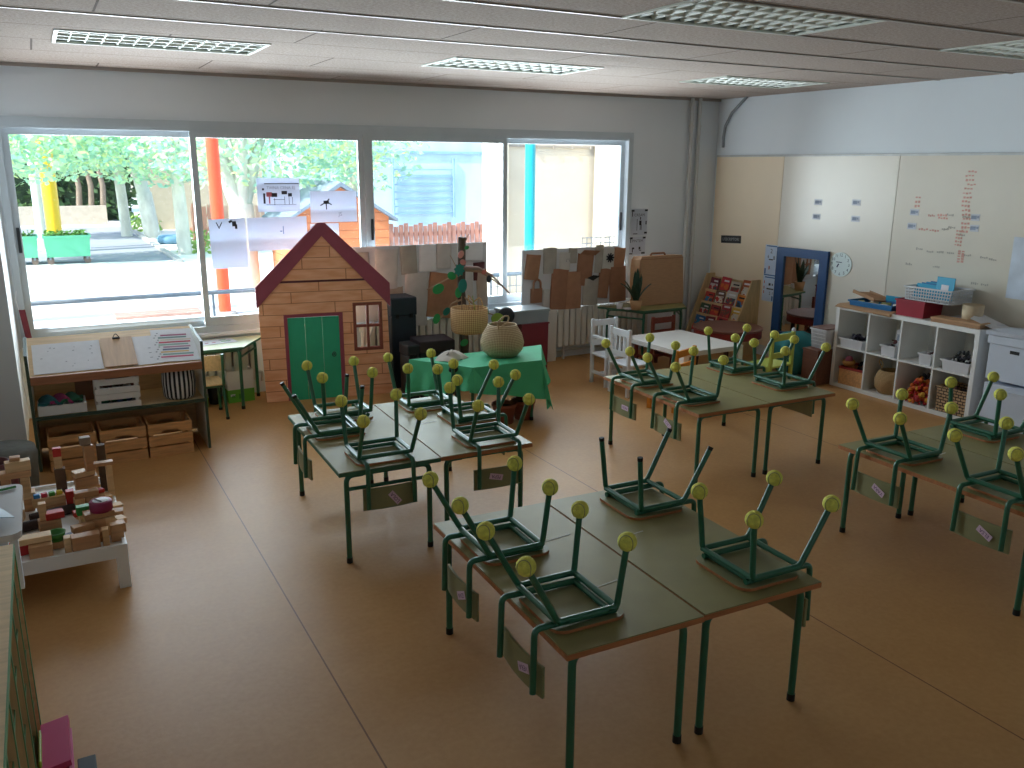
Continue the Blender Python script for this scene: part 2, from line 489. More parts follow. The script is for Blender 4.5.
# radiators
RAD = mat('radiator_enamel', '#d6d2c8', .4, var=.03)
def radiator(name, label, x0, x1, z0, z1, y0):
    t = thing(name, label, 'radiator', ((x0 + x1) / 2, y0, z0), 0, 'cast radiators under the window')
    W = x1 - x0; n = max(3, int(round(W / .075))); h = z1 - z0
    b = MB()
    for k in range(n):
        xx = -W / 2 + W * (k + .5) / n
        b.box((xx, 0, h / 2), (W / n - .014, .075, h), bev=.012)
    b.tube([(-W / 2, .02, .06), (W / 2, .02, .06)], .022, 10); b.tube([(-W / 2, .02, h - .06), (W / 2, .02, h - .06)], .022, 10)
    b.build('fins', RAD, t)
    p = MB(); 
    p.tube([(W / 2, .02, .06), (W / 2 + .04, .02, .06), (W / 2 + .04, .045, -.03)], .012, 8, fil=.02)
    p.tube([(-W / 2 + .1, .0, 0), (-W / 2 + .1, .0, -z0)], .015, 8); p.tube([(W / 2 - .1, .0, 0), (W / 2 - .1, .0, -z0)], .015, 8)
    p.build('valve_pipe', PIPE, t)
    return t
radiator('radiator', 'cream radiator under the board of paper bags, beside the white pipe casing', 4.80, 6.02, .14, .575, YB - .1)
radiator('radiator', 'cream radiator half hidden behind the black cases and the branch tree', 2.60, 3.93, .14, .575, YB - .1)
radiator('radiator', 'cream radiator behind the pale window table, left of the playhouse', .72, 1.62, .14, .50, YB - .06)
struct('trim_12', MB().bx(4.60, 4.775, YB - .16, YB, 0, .575, bev=.006), RAD)
tag(MB().tube([(2.6, YB - .06, .09), (4.58, YB - .06, .09)], .014, 8).tube([(4.8, YB - .06, .09), (6.5, YB - .06, .09)], .014, 8).build('floor_pipe', PIPE), 'thin white pipe running low along the wall under the radiators', 'pipe')

# ------------------------------------------------------------------ boards and paper on the right wall
BOARD_B = mat('beige_board', '#f0dfc4', .5, var=.03, scale=2)
BOARD_W = mat('ivory_whiteboard', '#e2ddd0', .28, var=.02, scale=2)
BOARD_W2 = mat('used_whiteboard', '#d9d3c4', .28, var=.03, scale=2)
BTRIM = mat('board_edge', '#c4c7c6', .4)
def wall_board(y0, y1, m, label, marks=None):
    t = thing('wall_board', label, 'board', (XR, (y0 + y1) / 2, .12), 0, 'boards along the side wall')
    hy = (y1 - y0) / 2; H = 2.185 - .12
    MB().bx(-.018, 0, -hy + .003, hy - .003, 0, H - .02).build('panel', m, t)
    MB().bx(-.022, 0, -hy, hy, H - .02, H).build('top_trim', BTRIM, t)
    return t
wall_board(6.82, 7.86, BOARD_B, 'beige wall board beside the corner, above the book rack')
wall_board(5.405, 6.82, BOARD_W, 'ivory wall board behind the blue mirror and the paper clock')
wb = wall_board(3.9, 5.405, BOARD_W2, 'whiteboard with faint red writing above the cube shelf')
# writing on the whiteboard (rows of small strokes, unreadable in the photograph)
r2 = random.Random(3)
mk = {'red': MB(), 'grey': MB()}
def scrib(k, y, z, wdt, n):
    for i in range(n):
        a = y - wdt * (i + .5) / n
        mk[k].bx(XR - .0195, XR - .0185, a - wdt / n * .36, a + wdt / n * .36, z + r2.uniform(-.008, 0), z + r2.uniform(.006, .016))
for k in range(15): scrib('red', 4.73 + r2.uniform(-.015, .02), 2.03 - k * .036, .085, 3)
for k in range(5): scrib('red', 4.76, 1.53 - k * .03, .07, 3)
for k in range(5): scrib('red', 4.72, 1.36 - k * .022, .07, 2)
for y_, z_, w_ in ((5.05, 1.645, .07), (4.96, 1.655, .1), (4.95, 1.63, .1), (5.13, 1.52, .1), (5.02, 1.515, .1)): scrib('red', y_, z_, w_, 4)
for k in range(3): scrib('red', 5.2, 1.80 - k * .04, .06, 2)
for y_, z_ in ((4.87, 1.66), (4.72, 1.65), (4.9, 1.535), (4.84, 1.555), (4.74, 1.5), (5.13, 1.345), (5.02, 1.33), (4.92, 1.335), (4.82, 1.335), (4.66, 1.33), (4.51, 1.325), (4.43, 1.315), (5.22, 1.2), (4.94, 1.2), (4.56, 1.1), (4.47, 1.1)): scrib('grey', y_, z_, .07, 4)
for k, m_ in (('red', mat('faded_red_marker', '#d6a396', .8)), ('grey', mat('grey_ink', '#b2ada2', .8))):
    o = mk[k].build('%s_writing' % k, m_, wb); o.matrix_parent_inverse = Matrix.Translation(-wb.location)
def wall_paper(name, label, cat, y0, y1, z0, z1, m=PAPER, group=None, thick=.002, off=.018):
    """a sheet fixed to the right wall; y0 is the side nearer the window"""
    t = thing(name, label, cat, (XR - off - thick, (y0 + y1) / 2, (z0 + z1) / 2), 0, group)
    MB().bx(0, thick, -abs(y0 - y1) / 2, abs(y0 - y1) / 2, -(z1 - z0) / 2, (z1 - z0) / 2).build('sheet', m, t)
    return t
def on_sheet(t, name, m, rects=(), texts=(), x=-.0008):
    """print on a right-wall sheet: rects (y, z, w, h), texts (string, size, y, z, rot); y is positive towards the viewer's right"""
    b = MB()
    for (y, z, w_, h_) in rects: b.bx(x, x + .0006, -y - w_ / 2, -y + w_ / 2, z - h_ / 2, z + h_ / 2)
    for q in texts:
        vs, fs = text_geo(q[0], q[1]); 
        M = frame((x, -q[2], q[3]), (0, -1, 0), (0, 0, 1))
        if len(q) > 4: M = M @ Matrix.Rotation(q[4], 4, 'Z')
        b.add(vs, fs, M=M)
    return b.build(name, m, t)
PICCARD = mat('picture_card', '#c8ccd4', .6, var=.05)
for lab, y_, z_, s_ in (('upper small picture card on the ivory board, left pair', 6.31, 1.715, .05), ('lower small picture card on the ivory board, left pair', 6.315, 1.57, .05),
                       ('upper small picture card on the ivory board, right pair', 5.84, 1.73, .05), ('lower small picture card on the ivory board, right pair', 5.83, 1.575, .05),
                       ('upper small grey card at the left of the red writing', 5.19, 1.67, .045), ('lower small grey card at the left of the red writing', 5.20, 1.545, .045),
                       ('upper small card at the right of the red writing', 4.60, 1.655, .04), ('lower small card at the right of the red writing', 4.595, 1.565, .04)):
    t = wall_paper('picture_card', lab, 'card', y_ + s_, y_ - s_, z_ - .028, z_ + .028, PICCARD, 'small picture cards on the boards')
    on_sheet(t, 'print_pattern', mat('card_print', '#98a4b8', .8), [(-.012, 0, .05, .03), (.026, .004, .018, .02)])
t = wall_paper('wall_sign', 'black hand lettered sign on the beige board above the book rack', 'sign', 7.70, 7.375, 1.205, 1.29, mat('black_card', '#15171a', .6), thick=.004)
t.rotation_euler = (math.radians(-3), 0, 0)
on_sheet(t, 'lettering', mat('chalk', '#b9bdbb', .9), texts=[("L'ESCRIPTORI", .045, 0, 0)])
POSTB = mat('pale_blue_paper', '#cdddf2', .7, var=.04)
t = wall_paper('number_poster', 'tall pale blue poster strip beside the blue mirror', 'poster', 6.985, 6.80, .62, 1.235, POSTB)
on_sheet(t, 'print_pattern', mat('poster_print', '#3a6ea8', .8), [(0, -.02, .17, .012), (.01, -.045, .15, .012), (-.075, 0.02, .02, .06), (0, .295, .15, .012), (.06, -.27, .02, .05)], )
on_sheet(t, 'dark_print', INK, [(.0, .15, .06, .012), (.02, -.17, .1, .014), (.01, -.12, .03, .025), (.05, -.12, .015, .02)], [('2', .07, .0, .24), ('8', .06, .045, .17), ('6', .05, -.04, .18), ('1', .05, -.01, .06), ('2', .05, .02, -.22), ('1', .05, .06, -.22)])
on_sheet(t, 'red_print', INKRED, [(-.02, .06, .012, .04), (-.07, -.1, .012, .03), (-.07, -.16, .012, .03), (-.07, -.21, .012, .03)])
t = thing('paper_clock', 'round paper clock face on the ivory board, right of the mirror', 'clock', (XR - .018, 5.95, 1.12))
M = frame((0, 0, 0), (0, -1, 0), (0, 0, 1))                      # local x to the viewer's right, y up, z into the room
cb = MB(); cb.prism([(.135 * math.cos(a), .12 * math.sin(a)) for a in [2 * PI * i / 40 for i in range(40)]], .008, M=M); cb.build('dial', mat('clock_card', '#dfeeee', .6, var=.02), t)
nb = MB()
for h in range(1, 13):
    a = PI / 2 - h * PI / 6
    vs, fs = text_geo(str(h), .042)
    nb.add(vs, fs, M=M @ Matrix.Translation((.105 * math.cos(a), .093 * math.sin(a), .009)))
nb.build('numerals', mat('clock_ink', '#2f4f60', .7), t)
MB().box((-.018, .022, .0095), (.07, .007, .001), M=M).build('minute_hand', mat('clock_blue', '#2a4a66', .6), t)
MB().box((-.03, -.012, .0095), (.014, .04, .001), M=M, rot=(0, 0, -.5)).build('hour_hand', mat('clock_navy', '#1a2a5a', .6), t)
t = wall_paper('paper_sheet', 'large pale blue sheet on the whiteboard at the right picture edge', 'paper', 4.24, 3.92, 1.02, 1.52, mat('bluish_sheet', '#cdd8e6', .6))
# ================================================================== SCHOOL TABLES
TH = .53
def school_table(x0, y0, label, W=.562, L=1.17, rz=0., edge=PLYEDGE, crossbar=False, group='rectangular school tables', H=TH):
    """near-left corner of the top at x0, y0"""
    t = thing('school_table', label, 'table', (x0, y0, 0), rz, group)
    b = MB(); b.bx(.002, W - .002, .002, L - .002, H - .004, H, 0); b.bx(0, W, 0, L, H - .024, H - .004, 1)
    b.build('tabletop', [LAMINATE, edge], t)
    f = MB(); i = .05
    zt = H - .024 - .014
    f.tube([(i + .06, i, zt), (W - i - .06, i, zt)], .012, 8)
    f.tube([(i + .06, L - i, zt), (W - i - .06, L - i, zt)], .012, 8)
    f.tube([(W / 2, i, zt), (W / 2, L - i, zt)], .012, 8)
    if crossbar:
        f.tube([(i, i, H - .115), (W - i, i, H - .115)], .011, 8)
    f.build('under_frame', GREEN_STEEL, t)
    for (lx, sx) in ((i, 1), (W - i, -1)):
        for ly in (i, L - i):
            l = MB().tube([(lx, ly, .014), (lx, ly, zt), (lx + sx * .09, ly, zt)], .0145, 12, fil=.045).build('leg', GREEN_STEEL, t)
            MB().cyl((lx, ly, 0), (lx, ly, .03), .0165, 12).build('rubber_foot', BLACKR, l)
    return t
R15 = -math.radians(1.8)
school_table(1.345, 2.078, 'nearest table, left one of the front pair, two ball footed chairs on its outer edge', rz=R15)
school_table(1.913, 2.066, 'table right of the nearest one, with the chair that has bare black leg ends', rz=R15)
school_table(1.205, 4.05, 'green edged table with a green crossbar under its near end, in front of the playhouse', rz=R15, edge=GREEN_EDGE, crossbar=True)
school_table(1.772, 4.04, 'brown edged table between the green edged one and the cloth covered table', rz=R15)
school_table(3.565, 4.035, 'table of the middle pair nearer the white chairs', W=.60, L=1.12, rz=R15)
school_table(4.172, 4.02, 'table of the middle pair nearer the cube shelf', W=.60, L=1.12, rz=R15)
school_table(3.835, 2.03, 'table at the right picture edge with two name labelled chair backs hanging on it', W=.57, L=1.16, rz=R15)
school_table(4.410, 2.01, 'rearmost table at the right edge of the picture, nearest the white storage boxes', W=.57, L=1.16, rz=R15)
TAPE = mat('white_tape', '#cfcdc0', .6)
for (px, py, a, lab) in ((1.79, 2.86, .1, 'white tape strip on the nearest table beside its farther chair'), (1.73, 2.42, .1, 'white tape strip on the nearest table beside its nearer chair'),
                         (2.09, 2.74, .1, 'white tape strip on the table top by the chair with bare leg ends'), (1.62, 4.86, .1, 'white tape strip on the green edged table'),
                         (1.95, 4.66, .1, 'white tape strip on the brown edged table before the green cloth'), (4.22, 2.80, .1, 'white tape strip on the right hand table beside its far chair')):
    o = tag(MB().box((0, 0, .0006), (.125, .007, .0012)).build('tape_strip', TAPE), lab, 'tape', 'tape strips marking places')
    o.location = (px, py, TH); o.rotation_euler = (0, 0, a)

# ================================================================== SCHOOL CHAIRS, turned upside down on the tables
# local: origin on the surface under the seat centre, +x to the backrest, z up; the chair stands on its seat
TR = .012
def make_chair(label, balls=True):
    t = thing('school_chair', label, 'chair')
    # seat plate, rounded, lying face down
    def rr(x0, x1, y, r, n=5):
        P = []
        for cx, cy, a0 in ((x1 - r, y - r, 0), (x0 + r, y - r, PI / 2), (x0 + r, -y + r, PI), (x1 - r, -y + r, 1.5 * PI)):
            for k in range(n + 1):
                a = a0 + PI / 2 * k / n
                P.append((cx + r * math.cos(a), cy + r * math.sin(a)))
        return P
    s = MB(); s.prism(rr(-.145, .15, .157, .05), .012, m=0, mside=1); s.build('seat', [SEATPLY, PLYEDGE], t)
    zr, zl = .024, .046
    f = MB()
    for sy in (-1, 1):
        f.tube([(-.098, sy * .145, zl), (.138, sy * .145, zl)], TR, 10)        # side rails between the legs
    f.tube([(-.098, -.145, zl), (-.098, .145, zl)], TR, 10)
    f.tube([(.138, -.145, zl), (.138, .145, zl)], TR, 10)
    f.tube([(-.085, -.12, zr), (-.085, .12, zr)], TR * .9, 8)
    f.build('seat_frame', GREEN_STEEL, t)
    for sy in (-1, 1):
        p = MB().tube([(-.11, sy * .122, zr), (.16, sy * .122, zr + .003), (.216, sy * .124, zr + .004), (.222, sy * .128, -.212)], TR, 10, fil=.05)
        p.build('back_post', GREEN_STEEL, t)
        for (a, b) in (((-.098, sy * .145, zl), (-.124, sy * .156, .296)), ((.138, sy * .145, zl), (.268, sy * .154, .287))):
            A, B = Vector(a), Vector(b)
            l = MB().tube([A + Vector((.04 if a[0] < 0 else -.04, 0, 0)), A, B], TR, 10, fil=.03)
            l = l.build('leg', GREEN_STEEL, t)
            d = (B - A).normalized()
            if balls:
                k = MB(); c = B - d * .004; k.ball(c, .0338, 0, 18, 12)
                sm = []
                for q in range(40):                                             # the felt seam
                    u = 2 * PI * q / 40
                    v = Vector((math.cos(u) + .38 * math.cos(3 * u), math.sin(u) - .38 * math.sin(3 * u), 1.1 * math.sin(2 * u)))
                    sm.append(c + v.normalized() * .0331)
                k.tube(sm, .0022, 5, 1, closed=True)
                k.build('tennis_ball', [BALL, BALLSEAM], l)['label'] = 'yellow green tennis ball'
            else:
                MB().cyl(B - d * .012, B + d * .004, TR * 1.08, 10).build('leg_end', BLACKR, l)
    b = MB()                                                                     # curved back plate
    def plate(u, v):
        y = -.15 + .30 * v
        return (.190 + .02 * math.cos(y / .15 * 1.2), y, -.108 - .12 * u)
    b.grid(plate, 4, 12, 0, th=.010)
    # plate edge in raw plywood
    b.grid(lambda u, v: (.1885 - .0002 - .01 * u + .02 * math.cos((-.15 + .3 * v) / .15 * 1.2), -.15 + .3 * v, -.2285), 1, 12, 1)
    b.build('backrest', [SEATPLY, PLYEDGE], t)
    return t
LABELP = mat('pink_label', '#d8bcd0', .7, var=.03)
def name_label(chair, txt, y, z, ang):
    """a taped name on the outer face of the back plate, written for a chair the right way up"""
    M = frame((.2125, y, z - .01), (0, 1, 0), (0, 0, 1)) @ Matrix.Rotation(ang, 4, 'Z')
    b = MB(); b.box((0, 0, 0), (.082, .034, .0012), 0, M=M)
    vs, fs = text_geo(txt, .027); b.add(vs, fs, 1, M=M @ Matrix.Translation((0, 0, .0008)) @ Matrix.Rotation(PI, 4, 'Z'))
    o = b.build('name_label', [LABELP, INKVIOLET], chair); o['label'] = 'pink name label'
CG = 'upturned school chairs with tennis balls on their feet'
proto = make_chair('')
bare = make_chair('', balls=False)
used = {}; PENDING = []
def chair(x, y, rz, label, src=proto, tx=None, dz=0., tilt=0.):
    """x, y: point of the table edge the back hangs over; rz: direction of the back"""
    o = Vector((x, y, TH + .0005 + dz)) - Matrix.Rotation(rz, 3, 'Z') @ Vector((.188, 0, 0))
    if id(src) not in used:
        used[id(src)] = 1; c = src; c.location = o; c.rotation_euler = (0, 0, rz); c['label'] = label; c['group'] = CG
    else:
        c = dup(src, o, rz, label, CG)
    if tx: PENDING.append((c, tx))
    return c
L_, R_, N_, F_ = PI + R15, R15, -PI / 2 + R15, PI / 2 + R15
# front pair of tables
chair(1.366, 2.905, L_, 'upturned chair on the outer left edge of the nearest table, the farther of its two', tx=('IZAN', .03, -.155, .45))
chair(1.337, 2.345, L_, 'upturned chair nearest the camera, at the near left corner of the nearest table', tx=('VERA', .04, -.155, .35))
chair(2.512, 2.99, R_, 'upturned chair with bare black leg ends at the far right corner of the front tables', src=bare)
chair(2.480, 2.262, R_, 'upturned chair at the near right corner of the front tables, no name label showing')
# pair in front of the playhouse
chair(1.475, 4.045, N_, 'upturned chair hanging on the near end of the green edged table, pink label slanting down', tx=('LOLA', .02, -.165, -.9))
chair(2.115, 4.035, N_, 'upturned chair on the near end of the brown edged table before the cloth covered one', tx=('PEPA', -.02, -.15, -.25))
chair(1.222, 4.76, L_, 'upturned chair with bare leg ends hanging on the left side of the green edged table', src=bare)
chair(1.555, 5.225, F_, 'upturned chair at the far end of the green edged table, before the green playhouse door')
chair(2.10, 5.215, F_, 'upturned chair at the far end of the brown edged table, beside the green cloth')
chair(2.40, 4.64, R_, 'upturned chair on the right side of the brown edged table, legs before the green cloth')
# middle pair
chair(3.592, 4.865, L_, 'upturned chair on the middle tables next to the two white chairs', tx=('NOA', .04, -.15, 0.))
chair(3.572, 4.345, L_, 'upturned chair at the near left corner of the middle tables', tx=('LEO', .03, -.13, -.5))
chair(4.792, 4.86, R_, 'upturned chair on the middle tables in front of the lime green chair')
chair(4.775, 4.345, R_, 'upturned chair at the near right corner of the middle tables, before the dark wooden crate')
# right pair
chair(3.862, 2.90, L_, 'upturned chair at the far left corner of the right hand tables, with pink name label', tx=('YARA', .03, -.155, -.45))
chair(3.845, 2.28, L_, 'upturned chair cut by the right picture edge, with pink name label on its back', tx=('ELSA', .03, -.155, -.45))
chair(4.99, 2.93, R_, 'upturned chair on the rearmost right hand table, before the cube shelf and white boxes')

for c_, tx_ in PENDING: name_label(c_, *tx_)

# ================================================================== TRAPEZOID TABLES
def trapezoid_table(ax, ay, label, rz=0., top=LAMINATE, H=.56, W=1.12, D=.46, short_near=True):
    """ax, ay = centre of the long (far) side"""
    t = thing('trapezoid_table', label, 'table', (ax, ay, 0), rz, 'trapezoid school tables')
    P = [(-W / 2, 0), (-W / 4, -D), (W / 4, -D), (W / 2, 0)]
    b = MB(); b.prism(P, .02, 0, M=Matrix.Translation((0, 0, H - .02)), mside=1); b.build('tabletop', [top, GREEN_EDGE], t)
    f = MB(); q = [(-W / 2 + .10, -.045), (-W / 4 + .03, -D + .045), (W / 4 - .03, -D + .045), (W / 2 - .10, -.045)]
    f.tube([(x, y, H - .033) for x, y in q], .012, 8, closed=True)
    f.tube([(q[0][0], q[0][1], H - .1), (q[1][0], q[1][1], H - .1)], .010, 8); f.tube([(q[2][0], q[2][1], H - .1), (q[3][0], q[3][1], H - .1)], .010, 8)
    f.build('under_frame', GREEN_STEEL, t)
    for k, (x, y) in enumerate(q):
        dx, dy = -x * .25, (-D / 2 - y) * .3
        l = MB().tube([(x, y, .012), (x, y, H - .033), (x + dx, y + dy, H - .033)], .014, 10, fil=.05).build('leg', GREEN_STEEL, t)
        MB().cyl((x, y, 0), (x, y, .028), .016, 10).build('rubber_foot', BLACKR, l)
    return t
BEIGETOP = mat('pale_green_top', '#c9cfa0', .4, var=.04)
trapezoid_table(5.785, 7.63, 'trapezoid table against the radiator carrying the potted plant and big cardboard case', rz=0, H=.58, W=1.13, D=.46)
trapezoid_table(1.13, 7.80, 'pale topped trapezoid table under the window, between the display shelf and playhouse', rz=0, top=BEIGETOP, H=.555)
trapezoid_table(3.15, 6.35, 'trapezoid table under the green cloth', rz=0.02, H=.52, W=1.22, D=.46)

# green cloth over the middle one
CLOTH = mat('green_cloth', '#48b584', .8, var=.06, scale=5, bump=.15, bscale=25)
cl = MB(); z = .5275
P = [(2.52, 6.36), (2.855, 5.865), (3.47, 5.85), (3.775, 6.375)]
cl.add([(x, y, z) for x, y in P], [(0, 1, 2, 3)])
def skirt(a, b, za, zb, out, folds, amp, flare=.0, n=24, zmid=None):
    A, B = Vector((a[0], a[1], 0)), Vector((b[0], b[1], 0)); d = (B - A); nrm = Vector((d.y, -d.x, 0)).normalized()
    def fn(u, v):
        p = A + d * u
        hem = za + (zb - za) * u if zmid is None else (za * (1 - 2 * u) + zmid * 2 * u if u < .5 else zmid * (2 - 2 * u) + zb * (2 * u - 1))
        k = v * v
        p = p + nrm * (out * v + amp * k * math.sin(u * folds * PI)) + d.normalized() * flare * v * (u - .5) * 2
        return (p.x, p.y, z - (z - hem) * v)
    cl.grid(fn, n, 8, 0)
skirt(P[0], P[1], .22, .36, .05, 7, .03, .02)
skirt(P[1], P[2], .34, .20, .04, 3, .02, .05, zmid=.27)
skirt(P[2], P[3], .12, .34, .05, 4, .035, .05)
skirt(P[3], P[0], .3, .3, .03, 6, .02, .0)
# the two corner points where the cloth hangs lowest
cl.add([(2.855, 5.865, z), (2.84, 5.80, .33), (2.93, 5.81, .42), (2.80, 5.86, .42)], [(0, 1, 2), (0, 3, 1)])
cl.add([(3.47, 5.85, z), (3.56, 5.80, .10), (3.51, 5.805, .2), (3.56, 5.86, .17)], [(0, 2, 1), (0, 1, 3)])
tag(cl.build('tablecloth', CLOTH, at=(3.15, 6.1, .2)), 'bright green cloth draped over the table with the straw basket', 'tablecloth')

# ================================================================== SMALL SLATTED CHAIRS (right way up)
def kid_chair(name, label, col, loc, rz, slat='vertical', H=.60, W=.30, seat=.30, caps=None, arms=False, post=.032):
    """faces local -y...; the back is at +y"""
    t = thing(name, label, 'chair', loc, rz)
    D = .28; h = W / 2
    MB().bx(-h, h, -D / 2, D / 2, seat - .018, seat, bev=.005).build('seat', col, t)
    for sx in (-1, 1):
        MB().box((sx * (h - post / 2), -D / 2 + post / 2, (seat - .018) / 2), (post, post, seat - .018)).build('leg', col, t)
        p = MB().box((sx * (h - post / 2), D / 2 - post / 2 + .0, H / 2), (post, post * .9, H), bev=.004)
        p = p.build('back_post', col, t)
        if caps:
            k = MB().lathe([(0, 0), (.017, 0), (.019, .012), (.012, .03), (0, .035)], 12, M=Matrix.Translation((sx * (h - post / 2), D / 2 - post / 2, H)))
            k.build('post_cap', caps, p)
        if arms:
            a = MB(); a.bx(sx * h - .02 * sx - .02, sx * h - .02 * sx + .02, -D / 2, D / 2 - post, seat + .155, seat + .175)
            a.bx(sx * h - .02 * sx - .014, sx * h - .02 * sx + .014, -D / 2, -D / 2 + .03, seat, seat + .155); a.build('armrest', col, t)
    r = MB(); yb = D / 2 - post / 2
    r.bx(-h + post, h - post, yb - .009, yb + .009, H - .07, H - .012)
    r.build('top_rail', col, t)
    if slat == 'vertical':
        MB().bx(-h + post, h - post, yb - .009, yb + .009, seat + .07, seat + .12).build('lower_rail', col, t)
        for k in range(3):
            xx = -h + post + (W - 2 * post) * (k + 1) / 4
            MB().bx(xx - .013, xx + .013, yb - .006, yb + .006, seat + .12, H - .07).build('slat', col, t)
    else:
        for zz in (seat + .07,):
            MB().bx(-h + post, h - post, yb - .009, yb + .009, zz, zz + .05).build('lower_rail', col, t)
    a = MB()
    for sx in (-1, 1): a.bx(sx * (h - post / 2) - .009, sx * (h - post / 2) + .009, -D / 2 + post, D / 2 - post, .10, .13)
    a.bx(-h + post, h - post, -.01, .01, .10, .13); a.build('stretcher', col, t)
    return t
WCH = mat('white_chair_paint', '#dfe3e6', .5, var=.03)
kid_chair('white_chair', 'white slatted child chair with armrests, farther of the two white ones', WCH, (4.73, 6.66, 0), 0, H=.63, arms=True)
kid_chair('white_chair', 'white slatted child chair with its back to the camera, nearer of the two white ones', WCH, (4.68, 6.28, 0), PI / 2 + .03, H=.63)
kid_chair('orange_chair', 'small orange chair at the near side of the white table', mat('orange_paint', '#d98a2a', .5, var=.06), (4.72, 5.72, 0), PI + .35, slat='h', H=.55, W=.33)
kid_chair('lime_chair', 'lime green chair with white post caps beside the teal beanbag', mat('lime_paint', '#b9c455', .5, var=.05), (5.82, 5.66, 0), PI + .12, slat='h', H=.60, W=.33, caps=mat('cap_white', '#d9dbe4', .5))
kid_chair('red_chair', 'reddish brown wooden chair pushed under the plant table', wood('mahogany_stain', '#7a3526', .75, axis='z'), (5.56, 7.05, 0), PI + .05, slat='h', H=.56, W=.31)
# upright school chair beside the window desk
def upright_school_chair(loc, rz, label):
    t = thing('school_chair', label, 'chair', loc, rz)
    MB().box((0, 0, .296), (.31, .31, .012), bev=.005).build('seat', BIRCH, t)
    f = MB()
    for sy in (-1, 1): f.tube([(-.12, sy * .14, .28), (.13, sy * .14, .28)], TR, 8)
    f.tube([(-.12, -.14, .28), (-.12, .14, .28)], TR, 8); f.tube([(.13, -.14, .28), (.13, .14, .28)], TR, 8)
    f.build('seat_frame', GREEN_STEEL, t)
    for sy in (-1, 1):
        for (x0, x1) in ((-.12, -.15), (.13, .17)):
            l = MB().tube([(x1, sy * .15, .01), (x0, sy * .14, .28)], TR, 8).build('leg', GREEN_STEEL, t)
            MB().cyl((x1, sy * .15, 0), (x1, sy * .15, .02), TR * 1.3, 8).build('leg_end', BLACKR, l)
        MB().tube([(.13, sy * .14, .28), (.16, sy * .14, .30), (.19, sy * .14, .56)], TR, 8, fil=.03).build('back_post', GREEN_STEEL, t)
    MB().grid(lambda u, v: (.170 - .018 * math.sin(PI * v), -.155 + .31 * v, .42 + .13 * u), 4, 10, 0, th=.01).build('backrest', BIRCH, t)
    return t
upright_school_chair((1.05, 7.30, 0), -PI / 2, 'green framed chair standing upright beside the display shelf, tucked under the window table')

# white play table
t = thing('white_table', 'low white square table with chunky legs amid the small coloured chairs', 'table', (5.22, 6.2, 0), .04)
MB().bx(-.36, .36, -.43, .43, .42, .465, bev=.003).build('tabletop', mat('white_lacquer', '#d8d4cc', .4, var=.02), t)
for sx in (-1, 1):
    for sy in (-1, 1):
        MB().bx(sx * .36, sx * .30, sy * .43, sy * .37, 0, .42).build('leg', WHITE, t)
# round brown table
t = thing('round_table', 'round reddish brown table in front of the blue mirror', 'table', (6.15, 6.60, 0))
b = MB(); b.lathe([(0, .435), (.345, .435), (.355, .441), (.355, .452), (.345, .458), (0, .458)], 40, smooth=False); b.build('tabletop', wood('brown_top', '#6e3f33', .85, axis='x', rough=.35), t)
MB().lathe([(.33, .36), (.345, .36), (.345, .435), (.33, .435)], 40, smooth=False).build('apron', mat('red_apron', '#8a2a26', .5), t)
for k in range(4):
    a = PI / 4 + k * PI / 2; MB().cyl((.27 * math.cos(a), .27 * math.sin(a), .43), (.30 * math.cos(a), .30 * math.sin(a), 0), .022, 10, r2=.016).build('leg', wood('dark_leg', '#4a2a22', .8, axis='z'), t)
# ================================================================== CUBE SHELF against the right wall and what is in it
t = thing('cube_shelf', 'white eight cube shelf standing against the whiteboard', 'shelf', (6.792, 4.895, 0), 0)
KW, KH, KD = 1.47, .79, .38
KRZ = math.radians(-1.2); t.rotation_euler = (0, 0, KRZ)
o_, i_ = .038, .016
hx, hy = KD / 2, KW / 2
for nm, q in (('top_panel', (-hx, hx, -hy, hy, KH - o_, KH)), ('bottom_panel', (-hx, hx, -hy, hy, 0, o_)), ('side_panel', (-hx, hx, -hy, -hy + o_, o_, KH - o_)), ('side_panel', (-hx, hx, hy - o_, hy, o_, KH - o_)), ('back_panel', (hx - .004, hx, -hy + o_, hy - o_, o_, KH - o_))):
    MB().bx(*q).build(nm, WHITE, t)
cw = (KW - 2 * o_ - 3 * i_) / 4; ch = (KH - 2 * o_ - i_) / 2
for k in range(1, 4):
    y = hy - o_ - k * cw - (k - 1) * i_
    MB().bx(-hx, hx - .004, y - i_, y, o_, KH - o_).build('divider', WHITE, t)
for k in range(4):
    y = hy - o_ - k * (cw + i_)
    MB().bx(-hx, hx - .004, y - cw, y, o_ + ch, o_ + ch + i_).build('shelf_board', WHITE, t)
KM = Matrix.Translation((6.792, 4.895, 0)) @ Matrix.Rotation(KRZ, 4, 'Z')
def cell(col, row, dx=0., dy=0.):
    """world point on the floor of a cube; col 0 is nearest the window, row 1 is the upper"""
    y = hy - o_ - col * (cw + i_) - cw / 2
    return KM @ Vector((-.02 + dx, y + dy, o_ + (ch + i_ if row else 0) + .001))
BIN = mat('white_bin', '#d9dadd', .45, var=.03)
